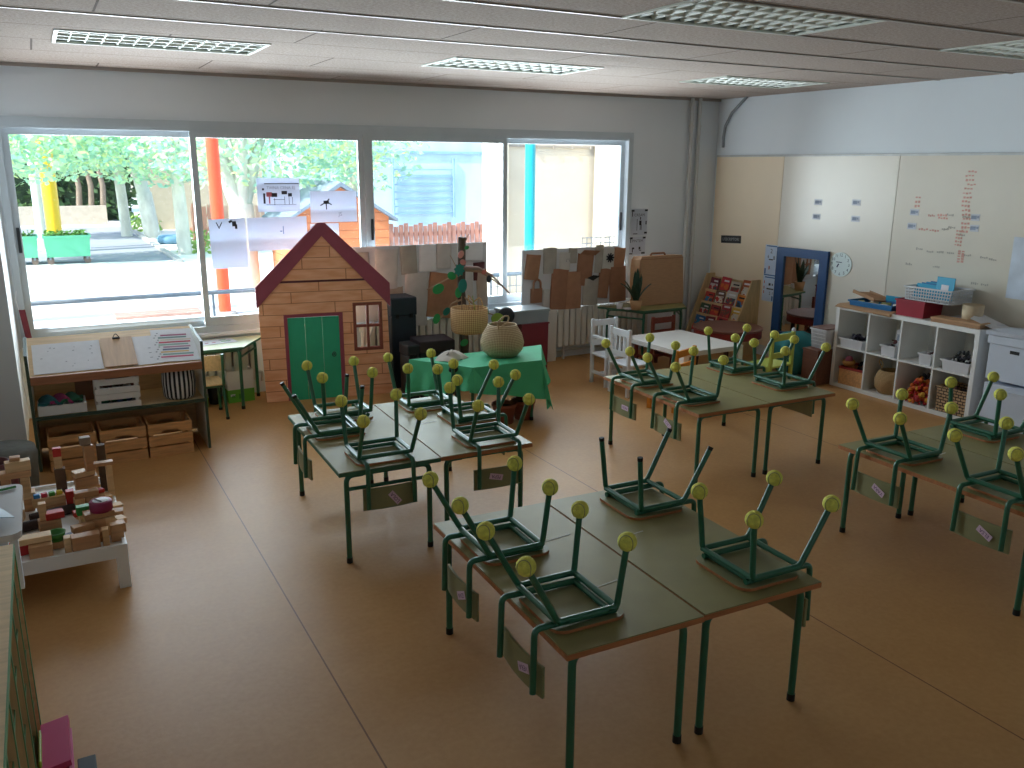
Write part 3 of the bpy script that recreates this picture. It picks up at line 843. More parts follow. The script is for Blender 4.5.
def bin_box(label, loc, d, m=BIN, name='storage_bin', cat='bin', rz=0., group=None, wall=.006, taper=.9, rim=True):
    """open topped tapered tray; d = (x, y, z) outer"""
    t = thing(name, label, cat, loc, rz, group)
    b = MB(); a, c, h = d[0] / 2, d[1] / 2, d[2]
    k = taper
    def ring(s, q, z): return [(-a * s + q, -c * s + q, z), (a * s - q, -c * s + q, z), (a * s - q, c * s - q, z), (-a * s + q, c * s - q, z)]
    V = ring(k, 0, 0) + ring(1, 0, h) + ring(1, wall, h) + ring(k, wall, wall)
    F = [(3, 2, 1, 0), (12, 13, 14, 15)]
    for i in range(4):
        j = (i + 1) % 4
        F += [(i, j, 4 + j, 4 + i), (4 + i, 4 + j, 8 + j, 8 + i), (8 + i, 8 + j, 12 + j, 12 + i)]
    b.add(V, F); b.build('tub', m, t)
    if rim:
        r = MB(); e = .008
        for q in ((-a - e, a + e, -c - e, -c + .002), (-a - e, a + e, c - .002, c + e), (-a - e, -a + .002, -c, c), (a - .002, a + e, -c, c)): r.bx(*q, h - .014, h)
        r.build('rim', m, t)
    return t
def heap(name, label, cat, loc, mats, rx, ry, rz_, n, s, kind='stuff', seed=1):
    """uncountable small things lying in a bin: one object"""
    r = random.Random(seed); b = MB()
    for i in range(n):
        a = r.uniform(0, 2 * PI); q = math.sqrt(r.random())
        x, y = rx * q * math.cos(a), ry * q * math.sin(a); z = r.uniform(.0, 1) * rz_ * (1.05 - q * q * .8) + s * .6
        b.ball((x, y, z), s * r.uniform(.6, 1.1), r.randrange(len(mats)), 7, 5, sc=(r.uniform(.5, 1.3), r.uniform(.5, 1.3), r.uniform(.5, 1.1)))
    o = b.build(name, mats); o.location = loc
    tag(o, label, cat)
    if kind: o['kind'] = kind
    return o
P1 = mat('plum', '#231d33', .5); P2 = mat('slate_toy', '#2f2f37', .6); P3 = mat('dark_red_toy', '#5a2a2c', .6); P4 = mat('light_toy', '#b5b1ac', .6)
dz = Vector((0, 0, .012))
bin_box('white bin of dark purple toys, upper cube nearest the mirror', cell(0, 1, -.06), (.24, .26, .085), group='white bins in the shelf')
heap('toys', 'dark purple toys piled in the white bin nearest the mirror', 'toys', cell(0, 1, -.06) + dz, [P1, P1, P2], .085, .095, .115, 60, .022, seed=2)
bin_box('narrow white bin holding picture cards, second upper cube from the mirror', cell(1, 1, -.06, -.055), (.22, .15, .10), group='white bins in the shelf')
heap('toys', 'small dark toys in the narrow white bin with the cards', 'toys', cell(1, 1, -.085, -.055) + dz, [P2, P3, P2], .05, .05, .13, 30, .018, seed=3)
for k in range(3):
    t = tag(MB().box((0, 0, .11), (.004, .10, .2)).box((-.0025, 0, .17), (.001, .08, .006), 1).box((-.0025, 0, .14), (.001, .07, .05), 1).build('picture_card', [PAPER, mat('card_print', '#98a4b8', .8)]), ('front', 'middle', 'rear')[k] + ' picture card standing in the narrow white bin', 'card', 'cards in the narrow white bin')
    t.location = cell(1, 1, -.02 + .02 * k, -.055 + .006 * k) + dz; t.rotation_euler = (0, .08, 0)
bin_box('narrow white bin with a reddish toy on top, third upper cube from the mirror', cell(2, 1, -.06, -.085), (.22, .12, .10), group='white bins in the shelf')
heap('toys', 'reddish toys in the narrow white bin, third upper cube', 'toys', cell(2, 1, -.06, -.085) + dz, [P3, P3, P4], .06, .035, .14, 26, .02, seed=5)
bin_box('white bin heaped with black bundles, upper cube farthest from the mirror', cell(3, 1, -.06, -.03), (.24, .25, .095), group='white bins in the shelf')
heap('toys', 'black and grey bundles heaped in the white bin, last upper cube', 'toys', cell(3, 1, -.06, -.03) + dz, [P2, BLACKR, P2, P4], .085, .095, .15, 70, .022, seed=7)
t = thing('paper_scrap', 'small white paper lying at the open end of the last upper cube', 'paper', cell(3, 1, -.1, -.15)); MB().box((0, 0, .0015), (.08, .04, .003)).build('sheet', PAPER, t)
# lower row
t = thing('toy_crate', 'wooden toy crate with a red rim in the lower cube nearest the mirror', 'crate', cell(0, 0, -.04, -.02), .04)
MB().bx(-.12, .12, -.135, .135, 0, .012).build('base', PINE, t)
for q in ((-.12, .12, -.135, -.125), (-.12, .12, .125, .135), (-.12, -.11, -.125, .125), (.11, .12, -.125, .125)): MB().bx(*q, .012, .15).build('wall_board', PINE, t)
r = MB(); 
for q in ((-.124, .124, -.139, -.122), (-.124, .124, .122, .139), (-.124, -.107, -.122, .122), (.107, .124, -.122, .122)): r.bx(*q, .15, .172)
r.build('rim', mat('red_rim', '#9a2f2a', .5), t)
tag(MB().ball((0, 0, .036), .036).build('toy_ball', mat('pink_ball', '#a3475c', .4)), 'pink toy ball on the wooden toy crate in the shelf', 'ball').location = cell(0, 0, -.1, .06) + Vector((0, 0, .20))
tag(MB().lathe([(0, 0), (.04, 0), (.06, .03), (.055, .055), (.05, .055), (.052, .03), (.035, .008), (0, .008)], 16).build('toy_bowl', mat('ochre_bowl', '#b9823c', .5)), 'ochre toy bowl under the pink ball in the shelf', 'bowl').location = cell(0, 0, -.1, .06) + Vector((0, 0, .172))
heap('toys', 'dark toys behind the pink ball in the wooden toy crate', 'toys', cell(0, 0, -.0, -.04) + dz, [P2, P1, BLACKR], .07, .08, .2, 60, .026, seed=9)
STRAW = weave_mat('straw_weave', '#8d6b40', '#c9a674', .022)
STRAW2 = weave_mat('pale_straw_weave', '#9c8160', '#d8c3a0', .026)
def basket(name, label, loc, prof, m, rz=0., handle=None, n=32):
    t = thing(name, label, 'basket', loc, rz)
    inner = [(max(r - .008, .0), z) for r, z in reversed(prof)]; inner[-1] = (0, prof[0][1] + .008)
    MB().lathe([(0, prof[0][1])] + prof + inner, n).build('body', m, t)
    if handle:
        for h in handle: MB().tube(h[0], h[1], 8, fil=.04).build('handle', m, t)
    return t
basket('straw_basket', 'tan straw basket with a loop handle in the second lower cube', cell(1, 0, -.03, -.02), [(.10, 0), (.135, .06), (.14, .13), (.12, .19), (.10, .215)], STRAW, handle=[([(0, .1, .2), (-.02, .13, .27), (-.05, .1, .31), (-.06, .05, .27), (-.07, .065, .2)], .006)])
heap('cloth_flowers', 'heap of red and orange cloth petals in the third lower cube', 'toys', cell(2, 0, -.06, -.01), [mat('red_petal', '#b52a2e', .7), mat('orange_petal', '#d56a25', .7), mat('red_petal2', '#c23a35', .7), mat('yellow_petal', '#d9a032', .7)], .11, .12, .21, 230, .022, seed=11)
heap('dark_cloth', 'dark purple cloth bundle behind the red petals in the third lower cube', 'toys', cell(2, 0, .08, .0), [P1, P2], .07, .12, .25, 60, .035, seed=12)
def brick_weave():
    m = bpy.data.materials.new('rope_weave'); t, p = nodes(m); p.inputs['Roughness'].default_value = .9
    tc = t.nodes.new('ShaderNodeTexCoord'); x, y, z = sep(t, tc.outputs['Object'])
    c = t.nodes.new('ShaderNodeCombineXYZ'); t.links.new(mth(t, 'ADD', x, y), c.inputs[0]); t.links.new(z, c.inputs[1])
    b = t.nodes.new('ShaderNodeTexBrick'); b.inputs['Scale'].default_value = 1; b.inputs['Brick Width'].default_value = .045; b.inputs['Row Height'].default_value = .026; b.inputs['Mortar Size'].default_value = .004
    b.inputs['Color1'].default_value = lin('#c2a07a') + (1,); b.inputs['Color2'].default_value = lin('#b08d66') + (1,); b.inputs['Mortar'].default_value = lin('#2c211b') + (1,)
    t.links.new(c.outputs[0], b.inputs['Vector']); t.links.new(b.outputs[0], p.inputs['Base Color'])
    return m
bin_box('square rope basket with dark gaps in the lower cube farthest from the mirror', cell(3, 0, -.03, -.02), (.27, .27, .22), brick_weave(), 'rope_basket', 'basket', taper=.96, wall=.012)
heap('toys', 'dark toys filling the square rope basket', 'toys', cell(3, 0, -.03, -.02) + Vector((0, 0, .014)), [P2, P3, BLACKR], .1, .105, .19, 50, .03, seed=14)

# on top of the shelf
def ktop(x, y, z=0.): return KM @ Vector((x, y, KH + .001 + z))
KP = mat('kraft_sheet', '#b08a66', .8, var=.05)
k = MB(); 
k.grid(lambda u, v: (-.22 + .34 * u, .735 - .62 * v, (.006 if u > .12 else -.02 + .2 * u) + .002 * math.sin(v * 9)), 10, 14, 0, th=.003)
k.tube([(-.205, .30, -.012), (-.205, .115, -.016)], .014, 10)
o = k.build('kraft_paper', KP); tag(o, 'brown kraft paper sheet hanging over the front of the cube shelf top', 'paper'); o.location = ktop(0, 0, .002); o.rotation_euler = (0, 0, KRZ)
BLUEP = mat('blue_plastic', '#2470a8', .4, var=.05); TEAL = mat('turquoise_plastic', '#2a9fc4', .4, var=.05)
bin_box('shallow blue tray of small toys on the cube shelf top', ktop(-.02, .40, .012), (.27, .46, .05), BLUEP, 'blue_tray', 'tray', rz=KRZ + .06, taper=.95)
r = random.Random(4)
for i, (c_, lab) in enumerate((('#cfd6a0', 'pale green'), ('#d8d2c0', 'cream'), ('#b9a98a', 'tan'), ('#8f9a5a', 'olive'), ('#c9c9c4', 'pale grey'), ('#e0dccb', 'ivory'))):
    o = tag(MB().box((0, 0, .016), (.05 + .02 * r.random(), .09, .032), bev=.008).build('toy_piece', mat('tray_toy_%d' % i, c_, .6)), lab + ' toy piece lying in the blue tray', 'toy', 'toy pieces in the blue tray')
    o.location = ktop(-.07 + .1 * (i % 2), .56 - .065 * i, .02); o.rotation_euler = (0, 0, r.uniform(-1, 1))
t = thing('tray_lid', 'brown card tray leaning on the far end of the blue tray', 'tray', ktop(.06, .56, .075), KRZ, rot=(.2, .1, KRZ)); MB().bx(-.12, .12, -.13, .13, 0, .012).bx(-.12, -.11, -.13, .13, .012, .03).bx(.11, .12, -.13, .13, .012, .03).build('card', KRAFT, t)
t = thing('folder', 'turquoise folder standing behind the blue tray', 'folder', ktop(.13, .28, .008), KRZ + .1); MB().bx(-.006, .006, -.16, .16, 0, .1).build('cover', TEAL, t)
bin_box('crimson plastic bin under the white perforated basket', ktop(-.03, -.03), (.27, .28, .145), mat('crimson_plastic', '#9e2436', .45, var=.06), 'red_bin', 'bin', rz=KRZ + .05, taper=.94)
# perforated basket
t = thing('perforated_basket', 'white perforated plastic basket of blue folders on the red bin', 'basket', ktop(.0, -.18, .149), KRZ + .04)
pm = MB(); a, c, h = .15, .215, .12
def side(p0, p1, nu, nv):
    P0, P1 = Vector(p0), Vector(p1); d = P1 - P0
    def q(u, v): b_ = P0 + d * (.04 + .92 * u if v == 0 else u); return b_
    for i in range(nu + 1):
        u = i / nu; lo = P0 + d * (.03 + .94 * u); hi = P0 + d * u
        pm.tube([lo + Vector((0, 0, .004)), hi + Vector((0, 0, h - .01))], .0045, 4)
    for j in range(nv + 1):
        v = j / nv; zz = .004 + (h - .012) * v; s_ = .03 * (1 - v)
        pm.tube([P0 + d * s_ + Vector((0, 0, zz)), P1 - d * s_ + Vector((0, 0, zz))], .005, 4)
side((-a, c, 0), (-a, -c, 0), 17, 4); side((a, c, 0), (a, -c, 0), 17, 4); side((-a, c, 0), (a, c, 0), 12, 4); side((-a, -c, 0), (a, -c, 0), 12, 4)
pm.bx(-a + .005, a - .005, -c + .008, c - .008, 0, .006)
pm.build('mesh_body', BIN, t)
rm = MB()
for q in ((-a - .014, a + .014, -c - .014, -c + .004), (-a - .014, a + .014, c - .004, c + .014), (-a - .014, -a + .004, -c, c), (a - .004, a + .014, -c, c)): rm.bx(*q, h - .012, h)
rm.build('rim', BIN, t)
def kid_folder(label, x, y, z, hgt, w_, lean, m, rz=0.):
    t = thing('folder', label, 'folder', ktop(x, y - .02, z + .022), 0, rot=(0, lean, KRZ + rz)); MB().bx(-.004, .004, -w_ / 2, w_ / 2, 0, hgt, bev=.002).build('cover', m, t); return t
t = kid_folder('turquoise folder standing up with a white label, in the perforated basket', -.06, -.255, .14, .205, .17, .06, TEAL)
MB().bx(-.0055, -.004, -.035, .035, .085, .14).build('label_card', PAPER, t)
for k in range(4): kid_folder(('front', 'second', 'third', 'rear')[k] + ' blue folder lying slanted in the perforated basket', -.08 + .045 * k, -.06 - .01 * k, .14 + .004 * k, .135, .2, .45, BLUEP if k % 2 else TEAL)
t = thing('woven_pot', 'cream cylindrical pot on the papers at the near end of the shelf top', 'pot', ktop(-.0, -.52, .045))
MB().lathe([(0, 0), (.078, 0), (.085, .12), (.078, .12), (.072, .01), (0, .01)], 28).build('body', mat('cream_weave', '#d6c3a4', .8, var=.06, scale=30), t)
t = thing('card_lid', 'brown cardboard box lid at the front of the shelf top', 'lid', ktop(-.11, -.49, .0), KRZ + .06)
MB().bx(-.07, .07, -.215, .215, 0, .028, bev=.004).build('panel', KRAFT, t); MB().bx(-.074, .074, -.219, .219, .028, .042).build('upper_sheet', KRAFT2, t)
r = random.Random(8)
PAPB = mat('bluish_paper', '#cdd3de', .8, var=.04)
for i in range(9):
    o = tag(MB().grid(lambda u, v: (-.105 + .21 * u, -.148 + .297 * v, .003 + (.012 * u * u if i % 3 == 0 else .004 * v)), 6, 6, 0, th=.0012).build('paper_sheet', PAPB if i % 2 else PAPER), 'loose paper sheet in the pile at the near end of the shelf top', 'paper', 'loose papers on the shelf top')
    o.location = ktop(.06 + r.uniform(-.04, .04), -.5 + r.uniform(-.09, .07), .002 + .0035 * i); o.rotation_euler = (0, 0, r.uniform(-.7, .7))
    if i == 8: o.location = ktop(.0, -.70, .03); o.rotation_euler = (.35, -.12, .3); o['label'] = 'bluish sheet drooping over the near end of the shelf'; del o['group']

# storage boxes at the picture edge
ABOX = mat('archive_box', '#ccd3de', .7, var=.03)
def archive_box(label, loc, d, rz=0., hole=True, lid=True):
    t = thing('archive_box', label, 'box', loc, rz); a, b_, h = d[0] / 2, d[1] / 2, d[2]
    MB().bx(-a, a, -b_, b_, 0, h - .03, bev=.004).build('body', ABOX, t)
    if lid: MB().bx(-a - .014, a + .014, -b_ - .014, b_ + .014, h - .07, h, bev=.006).build('lid', ABOX, t)
    if hole:
        MB().box((-a - .0015, 0, h - .115), (.003, .075, .026), bev=.001).build('hand_hole', BLACKR, t)
    return t
archive_box('white archive box with a black hand hole, top of the stack at the right edge', (6.77, 3.85, .42), (.40, .42, .36))
archive_box('white archive box at the bottom of the stack at the right edge', (6.77, 3.85, 0), (.40, .42, .42), hole=False, lid=False)
t = thing('flat_parcel', 'white folded sheets lying on the archive boxes', 'paper', (6.74, 3.90, .782), .1)
MB().grid(lambda u, v: (-.19 + .38 * u, -.2 + .4 * v, .03 + .012 * math.sin(5 * v) * u), 8, 8, 0, th=.028).build('sheets', PAPB, t)
t = thing('round_stool', 'dark green stool top just visible at the right edge beside the boxes', 'stool', (6.2, 3.30, 0)); MB().lathe([(0, .42), (.14, .42), (.15, .435), (.14, .45), (0, .45)], 24).build('seat', mat('dark_green_seat', '#1e3a30', .5), t)
for k in range(3): a = k * 2.09; MB().cyl((.1 * math.cos(a), .1 * math.sin(a), .42), (.14 * math.cos(a), .14 * math.sin(a), 0), .013, 8).build('leg', GREEN_STEEL, t)
t = thing('white_box', 'tall white box standing in front of the archive boxes', 'box', (6.42, 3.62, 0), .05); MB().bx(-.1, .1, -.13, .13, 0, .40, bev=.005).build('body', ABOX, t); MB().bx(-.103, .103, -.133, .133, .40, .415).build('flap', PAPB, t)

# ================================================================== MIRROR, BEANBAG, CRATE, BOOK RACK
NAVY = mat('blue_frame', '#1f4a7c', .45, var=.05)
MIR = bpy.data.materials.new('mirror_glass'); _t, _p = nodes(MIR); _p.inputs['Metallic'].default_value = 1; _p.inputs['Roughness'].default_value = .02; _p.inputs['Base Color'].default_value = (.82, .83, .82, 1)
t = thing('wall_mirror', 'blue framed mirror reflecting the potted plant, on the ivory board', 'mirror', (XR - .022 - .033, 6.405, .25), math.radians(6))
hw, H = .315, .985
for nm, q in (('frame_rail', (-.035, 0, -hw, hw, H - .09, H)), ('frame_rail', (-.035, 0, -hw, hw, 0, .09)), ('frame_post', (-.035, 0, -hw, -hw + .095, .09, H - .09)), ('frame_post', (-.035, 0, hw - .095, hw, .09, H - .09))):
    MB().bx(*q).build(nm, NAVY, t)
MB().bx(-.016, -.010, -hw + .09, hw - .09, .085, H - .085).build('mirror_pane', MIR, t)
TEALF = mat('teal_fabric', '#2f7d80', .85, var=.12, scale=4, bump=.3, bscale=14)
t = thing('beanbag', 'crumpled teal beanbag in front of the blue mirror', 'beanbag', (6.58, 6.08, 0))
def bag(u, v):
    a = 2 * PI * v; th = PI * u
    k = 1 + .06 * math.sin(5 * a + 2 * math.sin(th * 2)) * math.sin(th) + .03 * math.sin(9 * a)
    return (.27 * k * max(0, math.sin(th)) ** .8 * math.cos(a), .215 * k * max(0, math.sin(th)) ** .8 * math.sin(a), .235 + .22 * math.cos(th) + .015 * math.sin(7 * a) * math.sin(th))
MB().grid(bag, 18, 40, 0).build('cover', TEALF, t)
MB().tube([(.27 * math.cos(a), .215 * math.sin(a), .235 + .02 * math.sin(3 * a)) for a in [2 * PI * i / 40 for i in range(40)]], .006, 6, closed=True).build('piping', TEALF, t)
DWOOD = wood('walnut_crate', '#6b4330', .75, axis='y')
t = thing('wooden_chest', 'dark brown wooden chest between the beanbag and the cube shelf', 'chest', (6.62, 5.745, 0))
MB().bx(-.18, .18, -.095, .095, 0, .33, bev=.006).build('body', DWOOD, t); MB().bx(-.185, .185, -.1, .1, .33, .35, bev=.004).build('lid', DWOOD, t)
b = bin_box('white ribbed plastic basket standing on the dark wooden chest', (6.66, 5.745, .351), (.27, .19, .19), BIN, 'plastic_basket', 'basket', taper=.88)
s = MB()
for k in range(9):
    y = -.075 + .15 * k / 8
    s.tube([(-.122 - .0, y * .93, .01), (-.137, y, .17)], .004, 4)
for k in range(4): s.tube([(-.122 - .0037 * (k + 1), -.085, .035 * (k + 1)), (-.122 - .0037 * (k + 1), .085, .035 * (k + 1))], .004, 4)
s.build('ribs', BIN, b)
t = thing('basket_lid', 'flat brown lid lying on the white ribbed basket', 'lid', (6.66, 5.745, .5415)); MB().bx(-.14, .14, -.1, .1, 0, .012, bev=.003).build('board', wood('brown_lid', '#7c5a50', .8), t)

# tiered book rack in the corner
t = thing('book_rack', 'pale wooden tiered book rack in the corner under the black sign', 'bookcase', (6.98, 7.40, 0))
BW_ = .76
prof = [(0, 0), (-.40, 0), (-.40, .16), (-.12, .84), (0, .84)]
for yy in (-BW_ / 2, BW_ / 2 - .018):
    MB().prism(prof, .018, M=frame((0, yy + .018, 0), (1, 0, 0), (0, 0, 1))).build('side_panel', BIRCHV, t)
tiers = []
for k in range(5):
    x = -.385 + .062 * k; z = .07 + .135 * k
    q = MB(); q.bx(x, x + .058, -BW_ / 2 + .018, BW_ / 2 - .018, z, z + .012); q.bx(x, x + .008, -BW_ / 2 + .018, BW_ / 2 - .018, z + .012, z + .055)
    q.build('tier', BIRCH, t); tiers.append((x + .012, z + .013))
MB().bx(-.012, 0, -BW_ / 2 + .018, BW_ / 2 - .018, .05, .80).build('back_panel', BIRCHV, t)
bc = ['#b7343a', '#c9c9c6', '#3f4c55', '#b9323c', '#d06a2a', '#8d3030', '#4a4a4c', '#c23a30', '#d9822f', '#2a6fb0', '#c7bfae', '#3a3f60', '#9c2b35', '#2f86b8', '#6b4a3a', '#d5d0c2', '#7a2f3f', '#a9552a', '#40624e', '#c9a23f']
def cover_art(k, cs):
    def fn(t_, tc):
        n_ = t_.nodes.new('ShaderNodeTexNoise'); n_.inputs['Scale'].default_value = 16; n_.noise_dimensions = '4D'; n_.inputs['W'].default_value = k * 3.7
        t_.links.new(tc.outputs['Object'], n_.inputs['Vector']); return n_.outputs[0]
    return ramp_mat('cover_art_%d' % k, fn, [(0, cs[0]), (.46, cs[1]), (.56, cs[2])], .4)
arts = [cover_art(k, (bc[(3 * k + 1) % 20], bc[(7 * k) % 20], bc[(5 * k + 2) % 20])) for k in range(8)]
r = random.Random(21); n = 0
words_ = ('top', 'second highest', 'middle', 'second lowest', 'lowest')
place_ = ('nearest the heating pipes', 'second from the pipes', 'second from the side panel', 'by the pale side panel')
for k, (x, z) in enumerate(tiers):
    for j in range(4):
        yy = BW_ / 2 - .115 - j * .178
        w_ = r.uniform(.145, .172); h_ = r.uniform(.15, .21)
        t2 = thing('picture_book', 'picture book on the %s tier of the book rack, %s' % (words_[4 - k], place_[j]), 'book', (6.98 + x, 7.40 + yy, z), 0, 'picture books on the tiered rack', rot=(r.uniform(-.05, .05), .28, 0))
        cm = mat('book_%d' % ((n * 7 + k) % len(bc)), bc[(n * 7 + k) % len(bc)], .4, var=.08)
        MB().bx(0, .008, -w_ / 2, w_ / 2, 0, h_).build('cover', cm, t2)
        p = MB(); p.bx(-.0008, 0, -w_ * .42, w_ * .42, h_ * .06, h_ * .62); p.build('cover_picture', arts[n % 8], t2)
        p = MB(); p.bx(-.0008, 0, -w_ * .36, w_ * (.1 + .08 * j), h_ * .74, h_ * .84); p.build('title_band', PAPER if n % 3 else INK, t2)
        n += 1
# ================================================================== DISPLAY SHELF under the window, left
SX0, SX1, SYF = -.19, .945, 6.42
t = thing('display_shelf', 'pale wooden display shelf with a sloping top and green edges, under the left window', 'shelf', (0, 0, 0))
GRN = mat('dark_green_edge', '#33493a', .55, var=.08)
SLW = wood('slope_ply', '#d8b98c', .88, axis='x'); LIPW = wood('lip_wood', '#a06a48', .8, axis='x')
side = [(SYF, 0), (SYF, .62), (SYF - .02, .82), (SYF + .48, .86), (SYF + .55, 0)]
for x in (SX0, SX1 - .02):
    s = MB(); s.prism(side, .02, 0, M=frame((x, 0, 0), (0, 1, 0), (0, 0, 1)), mside=1)
    s.build('side_panel', [mat('side_white', '#d5d6cc', .5, var=.03), GRN], t)
MB().grid(lambda u, v: (SX0 + .02 + (SX1 - SX0 - .04) * v, SYF + .0 + .46 * u, .655 + .20 * u), 1, 1, 0, th=-.016).build('sloping_top', SLW, t)
MB().bx(SX0 + .02, SX1 - .02, SYF - .03, SYF, .615, .672, bev=.004).build('front_lip', LIPW, t)
s = MB(); s.bx(SX0 + .02, SX1 - .02, SYF + .01, SYF + .5, .365, .383, 0); s.bx(SX0 + .02, SX1 - .02, SYF, SYF + .01, .362, .386, 1)
s.build('middle_shelf', [BIRCH, GRN], t)
MB().bx(SX0 + .02, SX1 - .02, SYF + .49, SYF + .50, .02, .82).build('back_panel', BIRCH, t)
# sheets lying on the slope
SL = math.atan2(.20, .46)
def slope_sheet(label, x, s, w_, h_, m, name='paper_sheet', lift=.003, rz=0., curl=.0, th=.001, group=None):
    """x centre, s = 0..1 up the slope"""
    M = Matrix.Translation((x, SYF + .46 * s - math.sin(SL) * lift, .655 + .20 * s + math.cos(SL) * lift)) @ Matrix.Rotation(SL, 4, 'X') @ Matrix.Rotation(rz, 4, 'Z')
    t = thing(name, label, 'paper', (0, 0, 0)); t.matrix_world = M
    if group: t['group'] = group
    MB().grid(lambda u, v: (-w_ / 2 + w_ * v, -h_ / 2 + h_ * u, .001 + curl * (1 - u) ** 6), 8, 4, 0, th=th).build('sheet', m, t)
    return t
DOT = mat('drawing_grey', '#8a8a92', .8)
p = slope_sheet('wide white sheet with faint dots at the left of the sloping shelf top', .07, .44, .43, .36, PAPER)
q = MB(); r = random.Random(5)
for i in range(14): q.box((r.uniform(-.17, .17), r.uniform(-.12, .14), .0030), (r.uniform(.006, .014), .006, .0005))
q.build('dot_pattern', DOT, p)
p = slope_sheet('brown wooden board with a black clip on the sloping shelf top', .40, .44, .21, .36, wood('clip_board', '#c09a72', .88, axis='y'), 'clip_board', th=.006, lift=.009)
q = MB(); q.box((0, .165, .008), (.05, .02, .014), bev=.004); q.tube([(-.02, .17, .014), (0, .2, .03), (.02, .17, .014)], .003, 6, fil=.01); q.build('clip', BLACKR, p)
p = slope_sheet('white sheet with pencil figures, between the brown board and the striped drawing', .575, .44, .20, .36, PAPER)
q = MB()
for i in range(6): q.box((.03 + .04 * (i % 2), -.1 + .03 * i, .0030), (.018, .006, .0005))
q.build('dot_pattern', DOT, p)
cols = ['#c55a7c', '#7fa7a0', '#d9b27c', '#5b6a8a', '#b98aa0', '#8fb6a8', '#c24a5a', '#d8cfc0', '#6f8f8c', '#a35a7a']
p = slope_sheet('child drawing of many coloured stripes at the right end of the sloping shelf', .785, .50, .31, .42, PAPER, lift=.006, rz=-.05)
for i in range(10): MB().box((.012 * math.sin(i * 2.1), -.15 + .031 * i, .0030), (.20 + .02 * math.cos(i), .018, .0006)).build('colour_stripe', mat('stripe_%d' % i, cols[i], .8), p)
q = MB()
for i in range(12): q.box((-.135 + .012 * (i % 3), -.17 + .03 * i, .0030), (.012, .010, .0006))
q.build('dot_pattern', DOT, p)
# under the slope
def slat_crate(name, label, loc, d, m, ns, gap, group=None, rz=0.):
    t = thing(name, label, 'crate', loc, rz, group); a, b_, h = d[0] / 2, d[1] / 2, d[2]
    MB().bx(-a + .01, a - .01, -b_ + .01, b_ - .01, 0, .01).build('bottom_board', m, t)
    hh = (h - gap * (ns - 1)) / ns
    for k in range(ns):
        z0 = k * (hh + gap)
        for yy in (-1, 1):
            s = MB()
            if k == ns - 1 and ns > 2:                    # hand hold cut in the top slat
                P = [(-a, 0), (-.07, 0), (-.05, hh * .35), (.05, hh * .35), (.07, 0), (a, 0), (a, hh), (-a, hh)]
                s.prism(P, .012, M=frame((0, yy * b_ + (.012 if yy < 0 else 0), z0), (1, 0, 0), (0, 0, 1)))
            else: s.bx(-a, a, yy * b_ - (.012 if yy > 0 else 0), yy * b_ + (.012 if yy < 0 else 0), z0, z0 + hh)
            s.build('slat', m, t)
        for xx in (-1, 1):
            MB().bx(xx * a, xx * (a - .012), -b_ + .012, b_ - .012, z0, z0 + hh).build('end_slat', m, t)
    for xx in (-1, 1):
        for yy in (-1, 1): MB().bx(xx * (a - .012), xx * (a - .034), yy * (b_ - .012), yy * (b_ - .034), .01, h - .004).build('corner_post', m, t)
    return t
for k, (x, lab) in enumerate(((.03, 'leftmost pine crate under the display shelf, behind the block towers'), (.352, 'middle pine crate under the display shelf'), (.665, 'rightmost pine crate under the display shelf, beside its end panel'))):
    slat_crate('pine_crate', lab, (x, SYF + .11, 0), (.30, .30, .245), PINE, 3, .012, 'pine crates under the display shelf', rz=.02)
WC = mat('white_crate', '#dcdcda', .5, var=.03)
z = .3865
slat_crate('white_crate', 'low white crate of coloured cloths on the middle shelf', (.0, SYF + .13, z), (.30, .22, .065), WC, 1, 0, 'white crates on the display shelf')
for k, (c_, nm, x) in enumerate((('#2f6a52', 'dark green', .06), ('#a23a6a', 'magenta', .0), ('#2a6a72', 'teal', -.07))):
    o = tag(MB().grid(lambda u, v: (-.075 + .15 * u, -.08 + .16 * v, .035 * math.sin(PI * u) * (.6 + .4 * math.sin(PI * v)) + .012 * math.sin(9 * u + 4 * v + k)), 14, 12, 0, th=.02).build('folded_cloth', mat('cloth_%d' % k, c_, .9, var=.1)), nm + ' cloth bundled in the low white crate', 'cloth')
    o.location = (x, SYF + .13, z + .075)
slat_crate('white_crate', 'lower white slatted crate of the two stacked on the middle shelf', (.353, SYF + .13, z), (.29, .24, .105), WC, 2, .022, 'white crates on the display shelf')
slat_crate('white_crate', 'upper white slatted crate of the two stacked on the middle shelf', (.353, SYF + .13, z + .108), (.29, .24, .105), WC, 2, .022, 'white crates on the display shelf')
heap('coloured_cloths', 'dark blue and green cloths seen through the gap of the lower stacked crate', 'cloth', (.353, SYF + .13, z + .012), [mat('blue_cloth', '#2a4a6a', .9), mat('cloth_0', '#2f6a52', .9)], .11, .085, .07, 24, .03, seed=31)
heap('brown_toys', 'brown toys seen through the gap of the upper stacked crate', 'toys', (.353, SYF + .13, z + .12), [mat('brown_toy', '#7a5a4a', .8), P3], .11, .085, .07, 24, .028, seed=32)
t = thing('striped_basket', 'black and white vertically striped fabric basket on the middle shelf', 'basket', (.775, SYF + .14, z))
def stripe_round():
    def fn(t, tc):
        x, y, zz = sep(t, tc.outputs['Object']); return mth(t, 'FRACT', mth(t, 'MULTIPLY', mth(t, 'ARCTAN2', y, x), 22 / (2 * PI)))
    return ramp_mat('black_white_stripes', fn, [(0, '#20242c'), (.5, '#d8d8d8')], .9)
MB().lathe([(0, 0), (.095, 0), (.112, .02), (.118, .12), (.112, .215), (.104, .215), (.108, .12), (.1, .012), (0, .012)], 40).build('body', stripe_round(), t)
